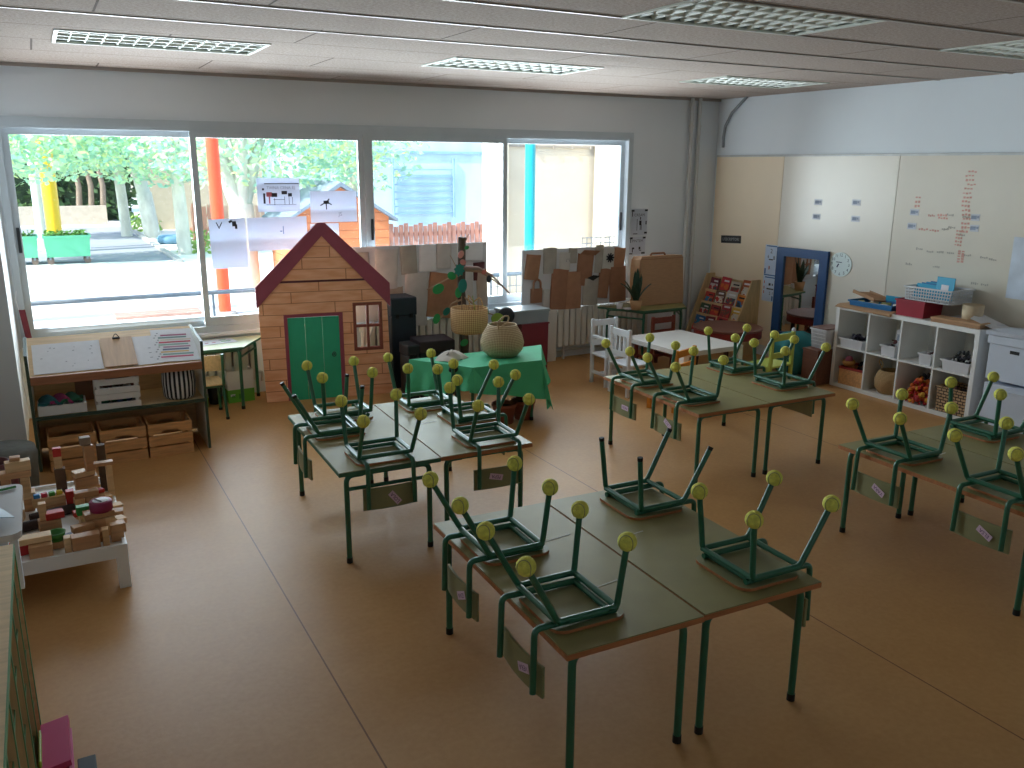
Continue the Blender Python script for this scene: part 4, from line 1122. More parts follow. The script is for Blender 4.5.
t = thing('brown_book', 'brown cover leaning at the back of the middle shelf beside the stacked white crates', 'book', (.155, SYF + .35, z), 0, rot=(-.12, 0, 0)); MB().bx(-.06, .06, 0, .012, 0, .18).build('cover', mat('brown_cover', '#8a6650', .7), t)
# things around the pier
t = thing('red_pennant', 'dark red cloth tassel hanging at the left end of the window', 'tassel', (-.20, YB - .07, .62))
MB().grid(lambda u, v: (-.02 + .045 * v + .03 * u, -.01 * math.sin(PI * v), .30 - .33 * u), 8, 6, 0, th=.008).build('cloth', mat('dark_red_cloth', '#7a3540', .9, var=.2, scale=14), t)
MB().tube([(-.02, 0, .30), (-.03, 0, .38), (-.02, -.0, .45)], .004, 6).build('cord', PAPER, t)

# beside the window desk
t = thing('carton', 'white carton with a green band standing under the window table', 'box', (1.41, 7.72, 0), .06)
def band():
    def fn(t, tc): return sep(t, tc.outputs['Object'])[2]
    return ramp_mat('white_green_carton', fn, [(0, '#66b03a'), (.115, '#dfe2e0')], .6)
GB = band()
b = MB(); a, c, h, w_ = .115, .10, .285, .005
b.bx(-a, a, -c, c, 0, w_); b.bx(-a, a, -c, -c + w_, w_, h); b.bx(-a, a, c - w_, c, w_, h); b.bx(-a, -a + w_, -c + w_, c - w_, w_, h); b.bx(a - w_, a, -c + w_, c - w_, w_, h); b.build('walls', GB, t)
b = MB(); b.box((.0, -c - .001, .055), (.05, .002, .045)); b.box((-.07, -c - .001, .06), (.03, .002, .02)); b.build('print_pattern', mat('dark_green_print', '#3f8a2a', .6), t)
b = MB(); b.box((-.075, -c - .001, .068), (.04, .002, .02)); b.build('light_print', PAPER, t)
t = thing('carton', 'smaller white and green carton partly behind the end panel of the display shelf', 'box', (1.02, 7.66, 0)); MB().bx(-.1, .1, -.08, .08, 0, .2).build('walls', GB, t)
t = thing('waste_bin', 'black bin between the two white and green cartons', 'bin', (1.20, 7.68, 0)); MB().lathe([(0, 0), (.05, 0), (.065, .2), (.06, .2), (.046, .01), (0, .01)], 20).build('body', BLACKR, t)
t = thing('paper_sheet', 'white sheet with red and green print lying on the window table', 'paper', (1.25, 7.66, .5565), .15); MB().bx(-.15, .15, -.10, .10, 0, .0015).build('sheet', PAPER, t)
b = MB(); b.box((-.1, -.03, .002), (.03, .02, .0006)); b.box((-.04, -.03, .002), (.03, .02, .0006)); b.build('red_print', mat('red_print', '#b84a5a', .7), t)
b = MB(); b.box((.07, -.02, .002), (.08, .03, .0006)); b.box((.06, .05, .002), (.06, .02, .0006)); b.build('green_print', mat('green_print', '#6fae7a', .7), t)

# ================================================================== PLAYHOUSE
HOUSE_RZ = math.atan2(-.19, 1.12)
t = thing('playhouse_front', 'orange plank playhouse front with dark red gable edges and a green door', 'playhouse', (2.155, 7.43, 0), HOUSE_RZ, rot=(math.radians(-1.5), 0, HOUSE_RZ))
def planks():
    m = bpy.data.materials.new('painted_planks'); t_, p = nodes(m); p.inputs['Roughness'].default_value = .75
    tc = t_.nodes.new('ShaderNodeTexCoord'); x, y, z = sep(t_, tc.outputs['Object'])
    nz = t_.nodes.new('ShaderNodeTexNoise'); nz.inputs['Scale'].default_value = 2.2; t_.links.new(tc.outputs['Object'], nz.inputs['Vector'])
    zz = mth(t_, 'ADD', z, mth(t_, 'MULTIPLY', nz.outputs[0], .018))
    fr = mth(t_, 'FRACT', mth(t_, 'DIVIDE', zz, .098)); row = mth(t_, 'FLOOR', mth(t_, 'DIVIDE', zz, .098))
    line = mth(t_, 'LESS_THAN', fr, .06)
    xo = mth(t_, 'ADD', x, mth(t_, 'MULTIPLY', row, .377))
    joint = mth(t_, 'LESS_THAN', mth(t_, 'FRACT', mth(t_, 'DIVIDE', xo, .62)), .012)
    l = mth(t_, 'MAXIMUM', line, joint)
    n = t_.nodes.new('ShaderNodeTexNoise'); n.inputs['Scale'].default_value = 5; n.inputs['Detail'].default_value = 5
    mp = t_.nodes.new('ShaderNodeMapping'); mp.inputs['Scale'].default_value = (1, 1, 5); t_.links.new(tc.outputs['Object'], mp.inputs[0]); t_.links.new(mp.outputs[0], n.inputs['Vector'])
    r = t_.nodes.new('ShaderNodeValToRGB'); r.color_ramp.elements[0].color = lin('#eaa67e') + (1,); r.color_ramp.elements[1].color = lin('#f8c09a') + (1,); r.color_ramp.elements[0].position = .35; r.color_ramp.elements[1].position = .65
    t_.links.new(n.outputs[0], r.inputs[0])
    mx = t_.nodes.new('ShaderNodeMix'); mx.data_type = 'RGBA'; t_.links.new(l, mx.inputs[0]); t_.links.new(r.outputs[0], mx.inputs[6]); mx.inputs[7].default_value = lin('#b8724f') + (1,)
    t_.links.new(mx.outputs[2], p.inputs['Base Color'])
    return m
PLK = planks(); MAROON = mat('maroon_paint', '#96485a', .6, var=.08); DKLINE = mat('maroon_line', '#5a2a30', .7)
TK = .035
hw = .565; ze, zp = .95, 1.55
# wall with openings for door and window: local x, z
wall = MB()
Mf = frame((0, 0, 0), (1, 0, 0), (0, 0, 1))          # extrudes towards -y
dx0, dx1, dz1 = -.345, .135, .765                     # door
wx0, wx1, wz0, wz1 = .255, .495, .43, .845            # window
def pr(P): wall.prism(P, TK, M=Mf)
pr([(-hw + .015, 0), (dx0, 0), (dx0, dz1), (-hw - .005, dz1)])
pr([(dx1, 0), (wx0, 0), (wx0, dz1), (dx1, dz1)])
pr([(wx0, 0), (hw + .02, 0), (hw, wz0), (wx0, wz0)])
pr([(wx1, wz0), (hw, wz0), (hw - .01, wz1), (wx1, wz1)])
pr([(wx0, wz1), (hw - .01, wz1), (hw - .02, wz1 + .05), (wx0, wz1 + .05)])
pr([(-hw - .005, dz1), (wx0, dz1), (wx0, wz1 + .05), (-hw, wz1 + .05)])
pr([(-hw, wz1 + .05), (hw - .02, wz1 + .05), (hw - .03, ze), (0, zp - .02), (-hw, ze)])
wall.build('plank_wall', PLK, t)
MAX_ = TK + .012
def roof_edge(sx, outer_b):
    P = [(0, zp + .02), (sx * .035, zp + .015), (sx * (hw + .02), ze + .075), (sx * (hw + .02), ze - .09 + outer_b), (0, zp - .095)]
    if sx > 0: P = P[::-1]
    MB().prism(P, MAX_, 0, M=frame((0, .004, 0), (1, 0, 0), (0, 0, 1))).build('gable_edge', MAROON, t)
roof_edge(-1, -.02); roof_edge(1, -.05)
MB().bx(-.40, .40, -TK - .004, -TK, 1.055, 1.072).build('eave_line', DKLINE, t)
d = MB()
for k in range(3):
    w3 = (dx1 - dx0 - .03) / 3
    d.bx(dx0 + .014 + k * w3, dx0 + .012 + (k + 1) * w3 - .002, -TK + .004, -.006, .0, dz1 - .02)
d = d.build('door', mat('playhouse_green', '#2fb088', .6, var=.07), t)
k = MB(); k.tube([(dx1 - .075 + .016 * math.cos(a), -TK + .001, .40 + .02 * math.sin(a)) for a in [2 * PI * i / 16 for i in range(16)]], .004, 6, closed=True); k.ball((dx1 - .075, -TK + .004, .40), .008); k.build('door_knob', mat('dark_knob', '#1d3a36', .4), d)
f = MB(); f.bx(dx0 - .018, dx0 + .012, -TK - .003, 0, 0, dz1 + .012); f.bx(dx1 - .018, dx1 + .016, -TK - .003, 0, 0, dz1 + .012); f.bx(dx0 + .012, dx1 - .018, -TK - .003, 0, dz1 - .016, dz1 + .012); f.build('door_frame', MAROON, t)
f = MB()
for q in ((wx0 - .012, wx0 + .016, wz0 - .012, wz1 + .012), (wx1 - .016, wx1 + .012, wz0 - .012, wz1 + .012), (wx0 + .016, wx1 - .016, wz0 - .012, wz0 + .016), (wx0 + .016, wx1 - .016, wz1 - .016, wz1 + .012), ((wx0 + wx1) / 2 - .011, (wx0 + wx1) / 2 + .011, wz0 + .016, wz1 - .016), (wx0 + .016, wx1 - .016, .632, .654)): f.bx(q[0], q[1], -TK - .003, 0, q[2], q[3])
f.build('window_frame', mat('playhouse_window_wood', '#8a4a3c', .6, var=.08), t)
for x in (-.5, .5):                                    # feet behind, that keep it standing
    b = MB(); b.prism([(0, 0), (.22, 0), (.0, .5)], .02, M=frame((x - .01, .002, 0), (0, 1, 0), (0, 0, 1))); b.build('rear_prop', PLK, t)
# bits seen through the playhouse window
t = thing('white_pole', 'white slanting pole seen through the playhouse window', 'pole', (2.46, 7.62, 0)); MB().cyl((0, 0, 0), (.22, .02, .62), .012, 8).build('rod', PAPER, t)
# black cases to its right
CASE = mat('black_case', '#1c2026', .55, var=.15); CASE2 = mat('burgundy_case', '#2a1a20', .6, var=.15)
def case(label, loc, d, m, rz=0., m2=None):
    t = thing('storage_case', label, 'case', loc, rz); a, b_, h = d[0] / 2, d[1] / 2, d[2]
    MB().bx(-a, a, -b_, b_, 0, h * .8, bev=.012).build('body', m, t); MB().bx(-a - .006, a + .006, -b_ - .006, b_ + .006, h * .8, h, bev=.012).build('lid', m2 or m, t)
    for sx in (-1, 1): MB().box((sx * a * .55, -b_ - .008, h * .8), (.03, .012, .04), bev=.003).build('latch', BLACKR, t)
    return t
case('tall dark blue black case standing right behind the playhouse', (2.90, 7.55, 0), (.25, .26, .865), mat('slate_case', '#25303c', .5, var=.12))
case('low black case with a burgundy side in front of the radiator', (3.06, 7.14, 0), (.33, .30, .52), CASE, -.1, CASE2)
case('narrow black case between the playhouse edge and the burgundy case', (2.815, 7.10, 0), (.10, .22, .50), CASE, .0)

# ================================================================== SHEETS ON THE WINDOW
SHEET = mat('backlit_sheet', '#d6dae2', .85, var=.03)
_st = SHEET.node_tree; _so = [n for n in _st.nodes if n.type == 'OUTPUT_MATERIAL'][0]; _sm = _st.nodes.new('ShaderNodeMixShader'); _tl = _st.nodes.new('ShaderNodeBsdfTranslucent'); _tl.inputs[0].default_value = (.62, .66, .76, 1)
_sm.inputs[0].default_value = .35; _st.links.new(_st.nodes['Principled BSDF'].outputs[0], _sm.inputs[1]); _st.links.new(_tl.outputs[0], _sm.inputs[2]); _st.links.new(_sm.outputs[0], _so.inputs[0])
def window_sheet(label, x0, x1, z0, z1, y=YB - .004, name='drawing', roll=0.):
    t = thing(name, label, 'drawing', ((x0 + x1) / 2, y, (z0 + z1) / 2), 0, None, rot=(0, roll, 0))
    w_, h_ = x1 - x0, z1 - z0
    MB().bx(-w_ / 2, w_ / 2, -.0012, 0, -h_ / 2, h_ / 2).build('sheet', SHEET, t)
    return t
def flat_print(t, name, m, boxes=(), texts=()):
    b = MB(); M = frame((0, -.0014, 0), (1, 0, 0), (0, 0, 1))
    for (x, z_, w_, h_, *a) in boxes: b.box((x, z_, 0), (w_, h_, .0005), M=M, rot=(0, 0, a[0] if a else 0))
    for (s, sz, x, z_) in texts:
        vs, fs = text_geo(s, sz); b.add(vs, fs, M=M @ Matrix.Translation((x, z_, .0003)))
    return b.build(name, m, t)
t = window_sheet('framed drawing of a row of children with lettering above, highest on the window', 1.73, 2.11, 1.645, 1.94)
flat_print(t, 'dark_drawing', INK, [(.03, .098, .31, .008), (-.137, .05, .018, .018), (-.13, -.03, .018, .09), (-.04, 0, .05, .035), (.05, .02, .05, .03), (.1, .0, .035, .03), (-.04, -.06, .004, .06), (0, -.04, .1, .004), (.05, -.05, .004, .07), (.09, -.05, .004, .07), (.12, -.05, .004, .06), (.02, -.085, .27, .003)])
flat_print(t, 'lettering', mat('faint_ink', '#8d93a2', .8), texts=[('TWNA CENA EJ', .036, .02, .062)])
flat_print(t, 'red_drawing', mat('faded_red', '#b4606c', .8), [(-.085, .005, .05, .04), (-.085, -.045, .012, .06)])
t = window_sheet('white sheet with two small black figures, left on the second window pane', 1.30, 1.61, 1.162, 1.594, roll=-.015)
flat_print(t, 'drawing_marks', INK, [(-.08, .16, .008, .06, .4), (-.055, .165, .008, .05, -.5), (.03, .19, .03, .02, .5), (.06, .17, .035, .045), (.075, .145, .02, .04)])
t = window_sheet('wide white sheet with a tiny blue mark, right of the one with two black figures', 1.625, 2.16, 1.305, 1.598, roll=-.01)
flat_print(t, 'blue_mark', mat('faded_blue', '#6f8fb4', .8), [(.05, .03, .008, .07), (.03, .02, .02, .01)])
t = window_sheet('white sheet with a black crab like scribble, above the playhouse roof', 2.20, 2.64, 1.54, 1.823)
flat_print(t, 'black_scribble', INK, [(-.07, .04, .05, .03), (-.10, .025, .06, .01, .5), (-.04, .03, .05, .01, -.6), (-.07, .0, .01, .05), (-.05, .06, .03, .01, .8)])
flat_print(t, 'faint_mark', mat('faint_ink', '#8d93a2', .8), texts=[('JS', .05, .06, -.07)])
t = window_sheet('pale sheet half hidden by the top of the playhouse roof', 2.19, 2.46, 1.36, 1.53)

# ================================================================== BOARDS OF PAPER BAGS
CARDW = mat('white_cardboard', '#cfcfd2', .8, var=.03)
def bag(label, x, z, w_, h_, m, y, lean=0., flare=0., name='paper_bag', depth=.05, open_top=True, n=9):
    """folded paper bag hung by its back on a board; front panel bulges out towards -y"""
    t = thing(name, label, 'paper bag', (x, y, z), 0, 'paper bags on the boards', rot=(0, lean, 0))
    def fn(u, v):
        a = PI * v; k = .35 + .65 * math.sin(PI * min(1, u * .9 + .1)) if not open_top else .55 + .45 * (1 - u)
        return ((-w_ / 2 - flare * u) * math.cos(a) * (1 + .0 * u), -depth * k * math.sin(a) ** .6, h_ * (1 - u) - h_ / 2 + .006 * math.sin(7 * v + x * 9) * (1 - u))
    b = MB(); b.grid(fn, n, 14, 0, th=.002); b.build('front_panel', m, t)
    b = MB(); b.bx(-w_ / 2, w_ / 2, -.002, 0, -h_ / 2, h_ / 2); b.build('back_panel', m, t)
    return t
def bag_board(label, x0, x1, z0, z1, y, rot):
    t = thing('display_board', label, 'board', ((x0 + x1) / 2, y, z0), 0, 'boards leaning at the window', rot=rot)
    MB().bx(-(x1 - x0) / 2, (x1 - x0) / 2, 0, .012, 0, z1 - z0).build('panel', CARDW, t)
    return t
yb = YB - .145
bag_board('white board of brown paper bags on the radiator under the right window pane', 4.35, 5.575, .585, 1.21, yb, (0, 0, 0))
BR = mat('brown_bag', '#a87c5f', .85, var=.08, scale=16); BR2 = mat('brown_bag_dark', '#9a6f55', .85, var=.08, scale=16)
yb -= .0005
WB = mat('white_bag', '#c9c6c0', .85, var=.05)
bags = [(4.47, 1.03, .17, .26, BR, .12, 'brown bag at the upper left of the right board'), (4.68, 1.09, .16, .27, GREYBAG, .0, 'grey striped bag second from the left in the top row of the right board'),
        (4.865, 1.04, .13, .26, WB, 0, 'white bag with a pencil face in the top row of the right board'), (4.965, 1.13, .10, .16, GREYBAG, 0, 'small grey bag at the top middle of the right board'),
        (5.12, .97, .20, .34, BR2, .08, 'brown bag with folded flap in the middle of the right board'), (5.30, 1.08, .10, .30, GREYBAG, .04, 'narrow grey bag beside the white bag with a black splash'),
        (5.425, 1.06, .15, .26, WB, 0, 'white bag with a black splash on the right board'), (5.565, 1.06, .15, .26, BR, .08, 'brown bag at the upper right corner of the right board'),
        (4.52, .73, .14, .15, BR2, 0, 'brown bag with a paper handle at the lower left of the right board'), (4.64, .69, .09, .20, WB, 0, 'small white bag at the bottom left of the right board'),
        (4.80, .78, .21, .43, BR2, .06, 'left of the two tall brown bags low on the right board'), (4.98, .76, .20, .40, BR, .0, 'right of the two tall brown bags low on the right board'),
        (5.20, .73, .20, .30, GREYBAG, .03, 'grey bag with a black opening low on the right board'), (5.37, .81, .15, .32, BR2, .12, 'brown bag with a curved side, lower right of the right board'),
        (5.56, .79, .22, .39, BR2, -.06, 'largest brown bag, at the lower right corner of the right board')]
for (x, z_, w_, h_, m, ln, lab) in bags:
    t = bag(lab, x, z_, w_, h_, m, yb, ln, flare=.0, depth=.035)
    if 'splash' in lab and 'brown' not in lab and 'grey' not in lab:
        b = MB()
        for i in range(9):
            a = 2 * PI * i / 9; b.prism([(0, -.012), (.055, -.006), (.05, .008), (0, .012)], .001, M=frame((.0, -.0405, .03), (math.cos(a), 0, math.sin(a)), (-math.sin(a), 0, math.cos(a))))
        b.build('ink_splash', INK, t)
    if 'handle' in lab: MB().tube([(-.045, -.02, .07), (-.04, -.02, .15), (0, -.02, .18), (.04, -.02, .15), (.045, -.02, .07)], .012, 8, fil=.04).build('handle', BR2, t)
    if 'black opening' in lab: MB().prism([(-.08, .0), (.0, .03), (.09, .02), (.0, -.03)], .003, M=frame((.01, -.033, .152), (1, 0, 0), (0, 0, 1))).build('opening', BLACKR, t)
    if 'folded flap' in lab: MB().prism([(-.10, 0), (.10, 0), (.14, .06), (-.07, .06)], .003, M=frame((0, -.036, .165), (1, 0, 0), (0, -.5, .85))).build('flap', BR2, t)
    if 'pencil face' in lab:
        b = MB(); b.box((.02, -.0375, .06), (.05, .001, .004)); b.box((.0, -.0375, .04), (.008, .001, .012)); b.box((.04, -.0375, .04), (.008, .001, .012)); b.build('pencil_face', DOT, t)
# left board
yl = YB - .125
bag_board('large grey white board of pale paper bags behind the branch tree', 2.43, 3.945, .60, 1.31, yl, (0, 0, 0))
PB = mat('pale_bag', '#c8c3c0', .88, var=.06, scale=14); PB2 = mat('pale_brown_bag', '#b8a596', .88, var=.06, scale=14)
yl -= .0005
lbags = [(2.62, 1.13, .17, .26, GREYBAG, 'blue grey bag at the upper left of the left board'), (2.87, 1.09, .23, .38, PB, 'pale bag above the tall dark case'), (2.70, .98, .09, .14, PB2, 'small brownish bag beside the playhouse roof on the left board'),
         (3.10, 1.17, .17, .27, GREYBAG, 'grey bag with a torn edge, third along the top of the left board'), (3.30, 1.18, .18, .26, PAPER, 'whitish bag in the middle of the top row of the left board'), (2.93, .80, .21, .22, PB2, 'pale brown bag above the black cases, low on the left board'),
         (3.17, .78, .24, .52, PB, 'tall pale bag left of the brown one on the left board'), (3.47, 1.19, .16, .24, PB, 'pale bag with a pink figure beside the branch tree trunk'), (3.46, .80, .34, .44, BR, 'big brown bag behind the branch tree leaves'),
         (3.80, 1.22, .20, .17, PAPER, 'white bag at the upper right corner of the left board'), (3.72, .86, .14, .40, PB, 'pale upright bag right of the trunk on the left board'), (3.89, .85, .12, .38, PB2, 'pale brown bag at the right edge of the left board'), (3.86, 1.02, .13, .18, P3, 'dark red card at the right edge of the left board')]
for (x, z_, w_, h_, m, lab) in lbags:
    bag(lab, x, z_, w_, h_, m, yl, .14 if w_ > .3 else .05 * math.sin(x * 40), depth=.06 if w_ > .3 else .03)

# ================================================================== BRANCH TREE and its basket
TX, TY = 3.39, 7.2
BARK = mat('bark', '#5a4a40', .9, var=.2, scale=12, stretch=(3, 3, 1), bump=.4, bscale=20); TWIG = mat('twig', '#a98a70', .85, var=.12)
t = thing('branch_tree', 'indoor tree of a bare trunk with paper leaves, before the left bag board', 'tree', (TX, TY, 0))
MB().tube([(.02, 0, .0), (.03, 0, .45), (.0, 0, .9), (.01, 0, 1.42)], .042, 12, fil=.2, r2=.036).build('trunk', BARK, t)
MB().lathe([(0, 0), (.13, 0), (.14, .03), (.06, .08), (.045, .12), (0, .12)], 20).build('base', mat('tree_base', '#2f4a3a', .8), t)
def branch(pts, r, m=TWIG): return MB().tube(pts, r, 7, fil=.08, r2=r * .45).build('branch', m, t)
branch([(.02, 0, 1.36), (.05, -.01, 1.40), (.075, -.01, 1.45)], .008, BARK)
branch([(.0, -.02, 1.14), (.16, -.04, 1.13), (.30, -.06, 1.05), (.47, -.08, .88)], .02, mat('pale_twig', '#a08880', .85))
branch([(.0, -.02, 1.12), (.17, -.05, 1.10), (.31, -.07, 1.01), (.45, -.08, .90)], .011)
branch([(0, -.02, 1.08), (-.16, -.05, 1.05), (-.38, -.08, .97)], .010)
branch([(0, -.02, .85), (-.12, -.05, .82), (-.26, -.09, .70)], .010)
branch([(0, -.02, .88), (.10, -.06, .80), (.2, -.1, .72), (.33, -.12, .68)], .010)
branch([(0, -.02, .80), (.02, -.12, .78), (.02, -.25, .80)], .010)
branch([(0, -.02, 1.1), (-.08, -.05, 1.17), (-.14, -.06, 1.27)], .007)
LEAFG = mat('paper_leaf_green', '#2f9a56', .7, var=.12); LEAFT = mat('paper_leaf_teal', '#1f7f74', .7, var=.1); LEAFY = mat('paper_leaf_lime', '#93b44a', .7, var=.1); LEAFP = mat('paper_leaf_pink', '#d9938a', .7, var=.1)
def leaf(x, y, z_, s, m, a, shape='leaf'):
    P = [(s * .5 * math.cos(q), s * (.36 if shape == 'leaf' else .5) * math.sin(q)) for q in [2 * PI * i / 14 for i in range(14)]]
    if shape == 'star': P = [((s * (.5 if i % 2 else .36)) * math.cos(2 * PI * i / 16), (s * (.5 if i % 2 else .36)) * math.sin(2 * PI * i / 16)) for i in range(16)]
    MB().prism(P, .004, M=frame((x, y, z_), (math.cos(a), .2, math.sin(a)), (-math.sin(a), -.1, math.cos(a)))).build('paper_leaf', m, t)
for q in ((-.27, -.08, .97, .13, LEAFG, .2), (-.13, -.07, 1.08, .10, LEAFG, -.5), (-.06, -.06, .92, .10, LEAFG, 1.3), (-.015, -.06, .98, .13, LEAFT, 1.3), (-.30, -.1, .70, .10, LEAFG, 1.0), (-.20, -.1, .76, .09, LEAFT, .6), (.165, -.13, .73, .14, LEAFG, -1.4), (.31, -.13, .66, .15, LEAFY, -.2), (-.08, -.22, .48, .09, LEAFG, .2), (.02, -.08, 1.33, .05, LEAFG, .2)): leaf(*q)
leaf(-.055, -.075, 1.13, .13, LEAFT, .2, 'star')
for q in ((-.035, -.07, 1.27, .08, LEAFP, .8), (-.02, -.08, 1.2, .07, LEAFP, -.4), (.19, -.09, 1.1, .06, INKRED, .3), (.24, -.09, 1.03, .07, INK, 1.4)): leaf(*q)
basket('hanging_basket', 'round straw basket hanging from the branch tree', (TX - .05, TY - .27, .585), [(.145, 0), (.165, .02), (.172, .12), (.168, .225)], weave_mat('basket_cane', '#b98a58', '#e0bd8e', .034), handle=[([(-.05, -.165, .17), (-.045, -.06, .36), (.06, .03, .27)], .006), ([(.09, -.14, .17), (.085, -.06, .33), (.06, .03, .27)], .006)])
for k, (x, y, a) in enumerate(((-.1, -.02, .3), (.02, -.05, -.2), (.08, .02, .5))):
    o = tag(MB().tube([(0, 0, 0), (.02 * math.cos(a), 0, .15), (.05 * math.sin(a), 0, .33)], .005, 6, r2=.003).build('twig', [TWIG, LEAFY, TWIG][k]), ('leftmost', 'middle', 'rightmost')[k] + ' thin twig standing in the hanging basket', 'twig', 'twigs in the hanging basket')
    o.location = (TX - .05 + x, TY - .27 + y, .595)
# on the green cloth
basket('straw_basket', 'large bellied straw basket with a ring handle on the green cloth', (3.27, 6.16, .5285), [(.12, 0), (.17, .05), (.183, .11), (.163, .185), (.128, .245), (.12, .262)], STRAW2, n=40,
       handle=[([(-.09, -.1, .245), (-.10, -.11, .30), (-.04, -.12, .355), (.0, -.12, .345), (-.01, -.115, .30), (-.07, -.09, .25)], .007)])
t = thing('fabric_pouch', 'white crumpled cloth pouch on the left end of the green cloth', 'pouch', (2.83, 6.22, .5285), .5)
MB().grid(lambda u, v: (-.12 + .24 * u, -.09 + .18 * v, .07 * math.sin(PI * u) ** .6 * math.sin(PI * v) ** .6 + .008 * math.sin(14 * u + 5 * v)), 18, 14, 0, th=.004).build('cloth', mat('pouch_cloth', '#cfc7bd', .9, var=.06), t)
MB().tube([(-.08, -.02, .05), (0, .0, .077), (.09, .03, .05)], .005, 6, fil=.05).build('seam', mat('grey_cord', '#8f8880', .8), t)
t = thing('black_strap', 'black strap knotted at the left edge of the green cloth', 'strap', (2.74, 5.98, .50)); b = MB(); b.ball((0, 0, .0), .03, 0, 10, 8, sc=(1.4, .8, .9)); b.tube([(0, -.01, 0), (.01, -.02, -.12), (.012, -.02, -.26)], .008, 6); b.tube([(-.03, 0, .01), (0, -.01, .04), (.04, 0, .0)], .009, 6, fil=.02); b.build('webbing', BLACKR, t)
TERRA = mat('terracotta', '#9a5a48', .75, var=.08)
for x, y, lab in ((3.20, 5.99, 'left terracotta pot under the green cloth'), (3.40, 6.02, 'right terracotta pot under the green cloth, nearest the table leg')):
    t = thing('plant_pot', lab, 'pot', (x, y, 0), 0, 'terracotta pots under the cloth'); MB().lathe([(0, 0), (.075, 0), (.095, .14), (.102, .14), (.104, .165), (.092, .165), (.07, .012), (0, .012)], 24).build('pot', TERRA, t); MB().lathe([(0, .13), (.09, .13)], 24).build('soil', mat('soil', '#2c1f1a', .95), t)
# grey tray on red crate by the radiator
bin_box('dark red plastic crate behind the straw basket', (4.28, 7.50, 0), (.31, .30, .52), mat('dark_red_plastic', '#7c2430', .5, var=.06), 'red_crate', 'crate', taper=.96)
t = bin_box('grey translucent box standing on the dark red crate', (4.21, 7.50, .522), (.46, .30, .125), mat('grey_plastic', '#8f9aa0', .4, var=.05), 'grey_box', 'box', taper=.96)
MB().bx(-.238, .238, -.158, .158, .125, .138, bev=.004).build('lid', mat('grey_lid', '#a3acb0', .4), t)
t = thing('black_bag', 'small black bag on the far left of the grey box', 'bag', (3.95, 7.36, .0)); MB().ball((0, 0, .62), .09, 0, 16, 10, sc=(1, .7, 1)).lathe([(0, 0), (.05, 0), (.05, .6), (0, .6)], 12).build('cloth', CASE, t)

# ================================================================== PLANT TABLE: pot plant, cardboard case, cup
PZ = .5805
t = thing('potted_plant', 'snake plant in a beige pot on the trapezoid table', 'plant', (5.47, 7.28, PZ))
MB().lathe([(0, 0), (.05, 0), (.066, .105), (.060, .105), (.046, .008), (0, .008)], 28).build('pot', mat('beige_pot', '#c49a70', .7, var=.06), t)
MB().lathe([(0, .092), (.059, .092)], 24).build('soil', mat('soil', '#2c1f1a', .95), t)
SNAKE = mat('snake_leaf', '#23402c', .5, var=.3, scale=9, stretch=(1, 1, 4))
for i, (a, ln, tilt) in enumerate(((0.2, .26, .25), (1.2, .31, .2), (2.3, .24, .5), (3.1, .27, .75), (4.2, .22, .3), (5.2, .29, .12), (5.8, .23, .65), (.8, .34, .08), (3.7, .2, .5))):
    dx, dy = math.cos(a), math.sin(a); w_ = .029
    def lf(u, v, dx=dx, dy=dy, ln=ln, tilt=tilt, w_=w_):
        r_ = .015 + ln * u * math.sin(tilt) * (.6 + .4 * u); z_ = .09 + ln * u * math.cos(tilt * (.5 + .5 * u)); ww = w_ * (1 - u ** 2.5) * (.7 + u) + .0005; s = (v - .5) * 2
        return (dx * r_ - dy * ww * s, dy * r_ + dx * ww * s, z_ + .008 * s * s)
    MB().grid(lf, 10, 4, 0, th=.003).build('leaf', SNAKE, t)
t = thing('cardboard_case', 'big brown cardboard suitcase with a handle on the trapezoid table', 'case', (5.93, 7.50, PZ), 0, rot=(-.06, 0, -.02))
b = MB(); b.prism([(-.29, 0), (.29, 0), (.295, .10), (.285, .50), (.27, .53), (-.27, .53), (-.285, .50), (-.295, .10)], .16, M=frame((0, .08, 0), (1, 0, 0), (0, 0, 1))); b.build('body', KRAFT, t)
b = MB(); b.bx(-.282, .282, -.083, -.081, .495, .503); b.build('fold', BR2, t)
MB().grid(lambda u, v: (-.29 - .02 * math.sin(PI * v), -.078 + .156 * u, .02 + .48 * v), 6, 10, 0, th=.004).build('side_flap', KRAFT2, t)
MB().tube([(-.1, 0, .53), (-.085, 0, .555), (.085, 0, .555), (.1, 0, .53)], .011, 8, fil=.02).build('handle', BR2, t)
t = thing('white_cup', 'small white cup beside the plant pot on the trapezoid table', 'cup', (5.36, 7.42, PZ)); MB().lathe([(0, 0), (.03, 0), (.036, .055), (.032, .055), (.027, .005), (0, .005)], 20).build('body', PAPER, t)
t = thing('white_saucer', 'white saucer lying flat near the cup on the trapezoid table', 'saucer', (5.40, 7.33, PZ)); MB().lathe([(0, 0), (.03, 0), (.055, .012), (.052, .014), (.028, .004), (0, .004)], 24).build('dish', PAPER, t)
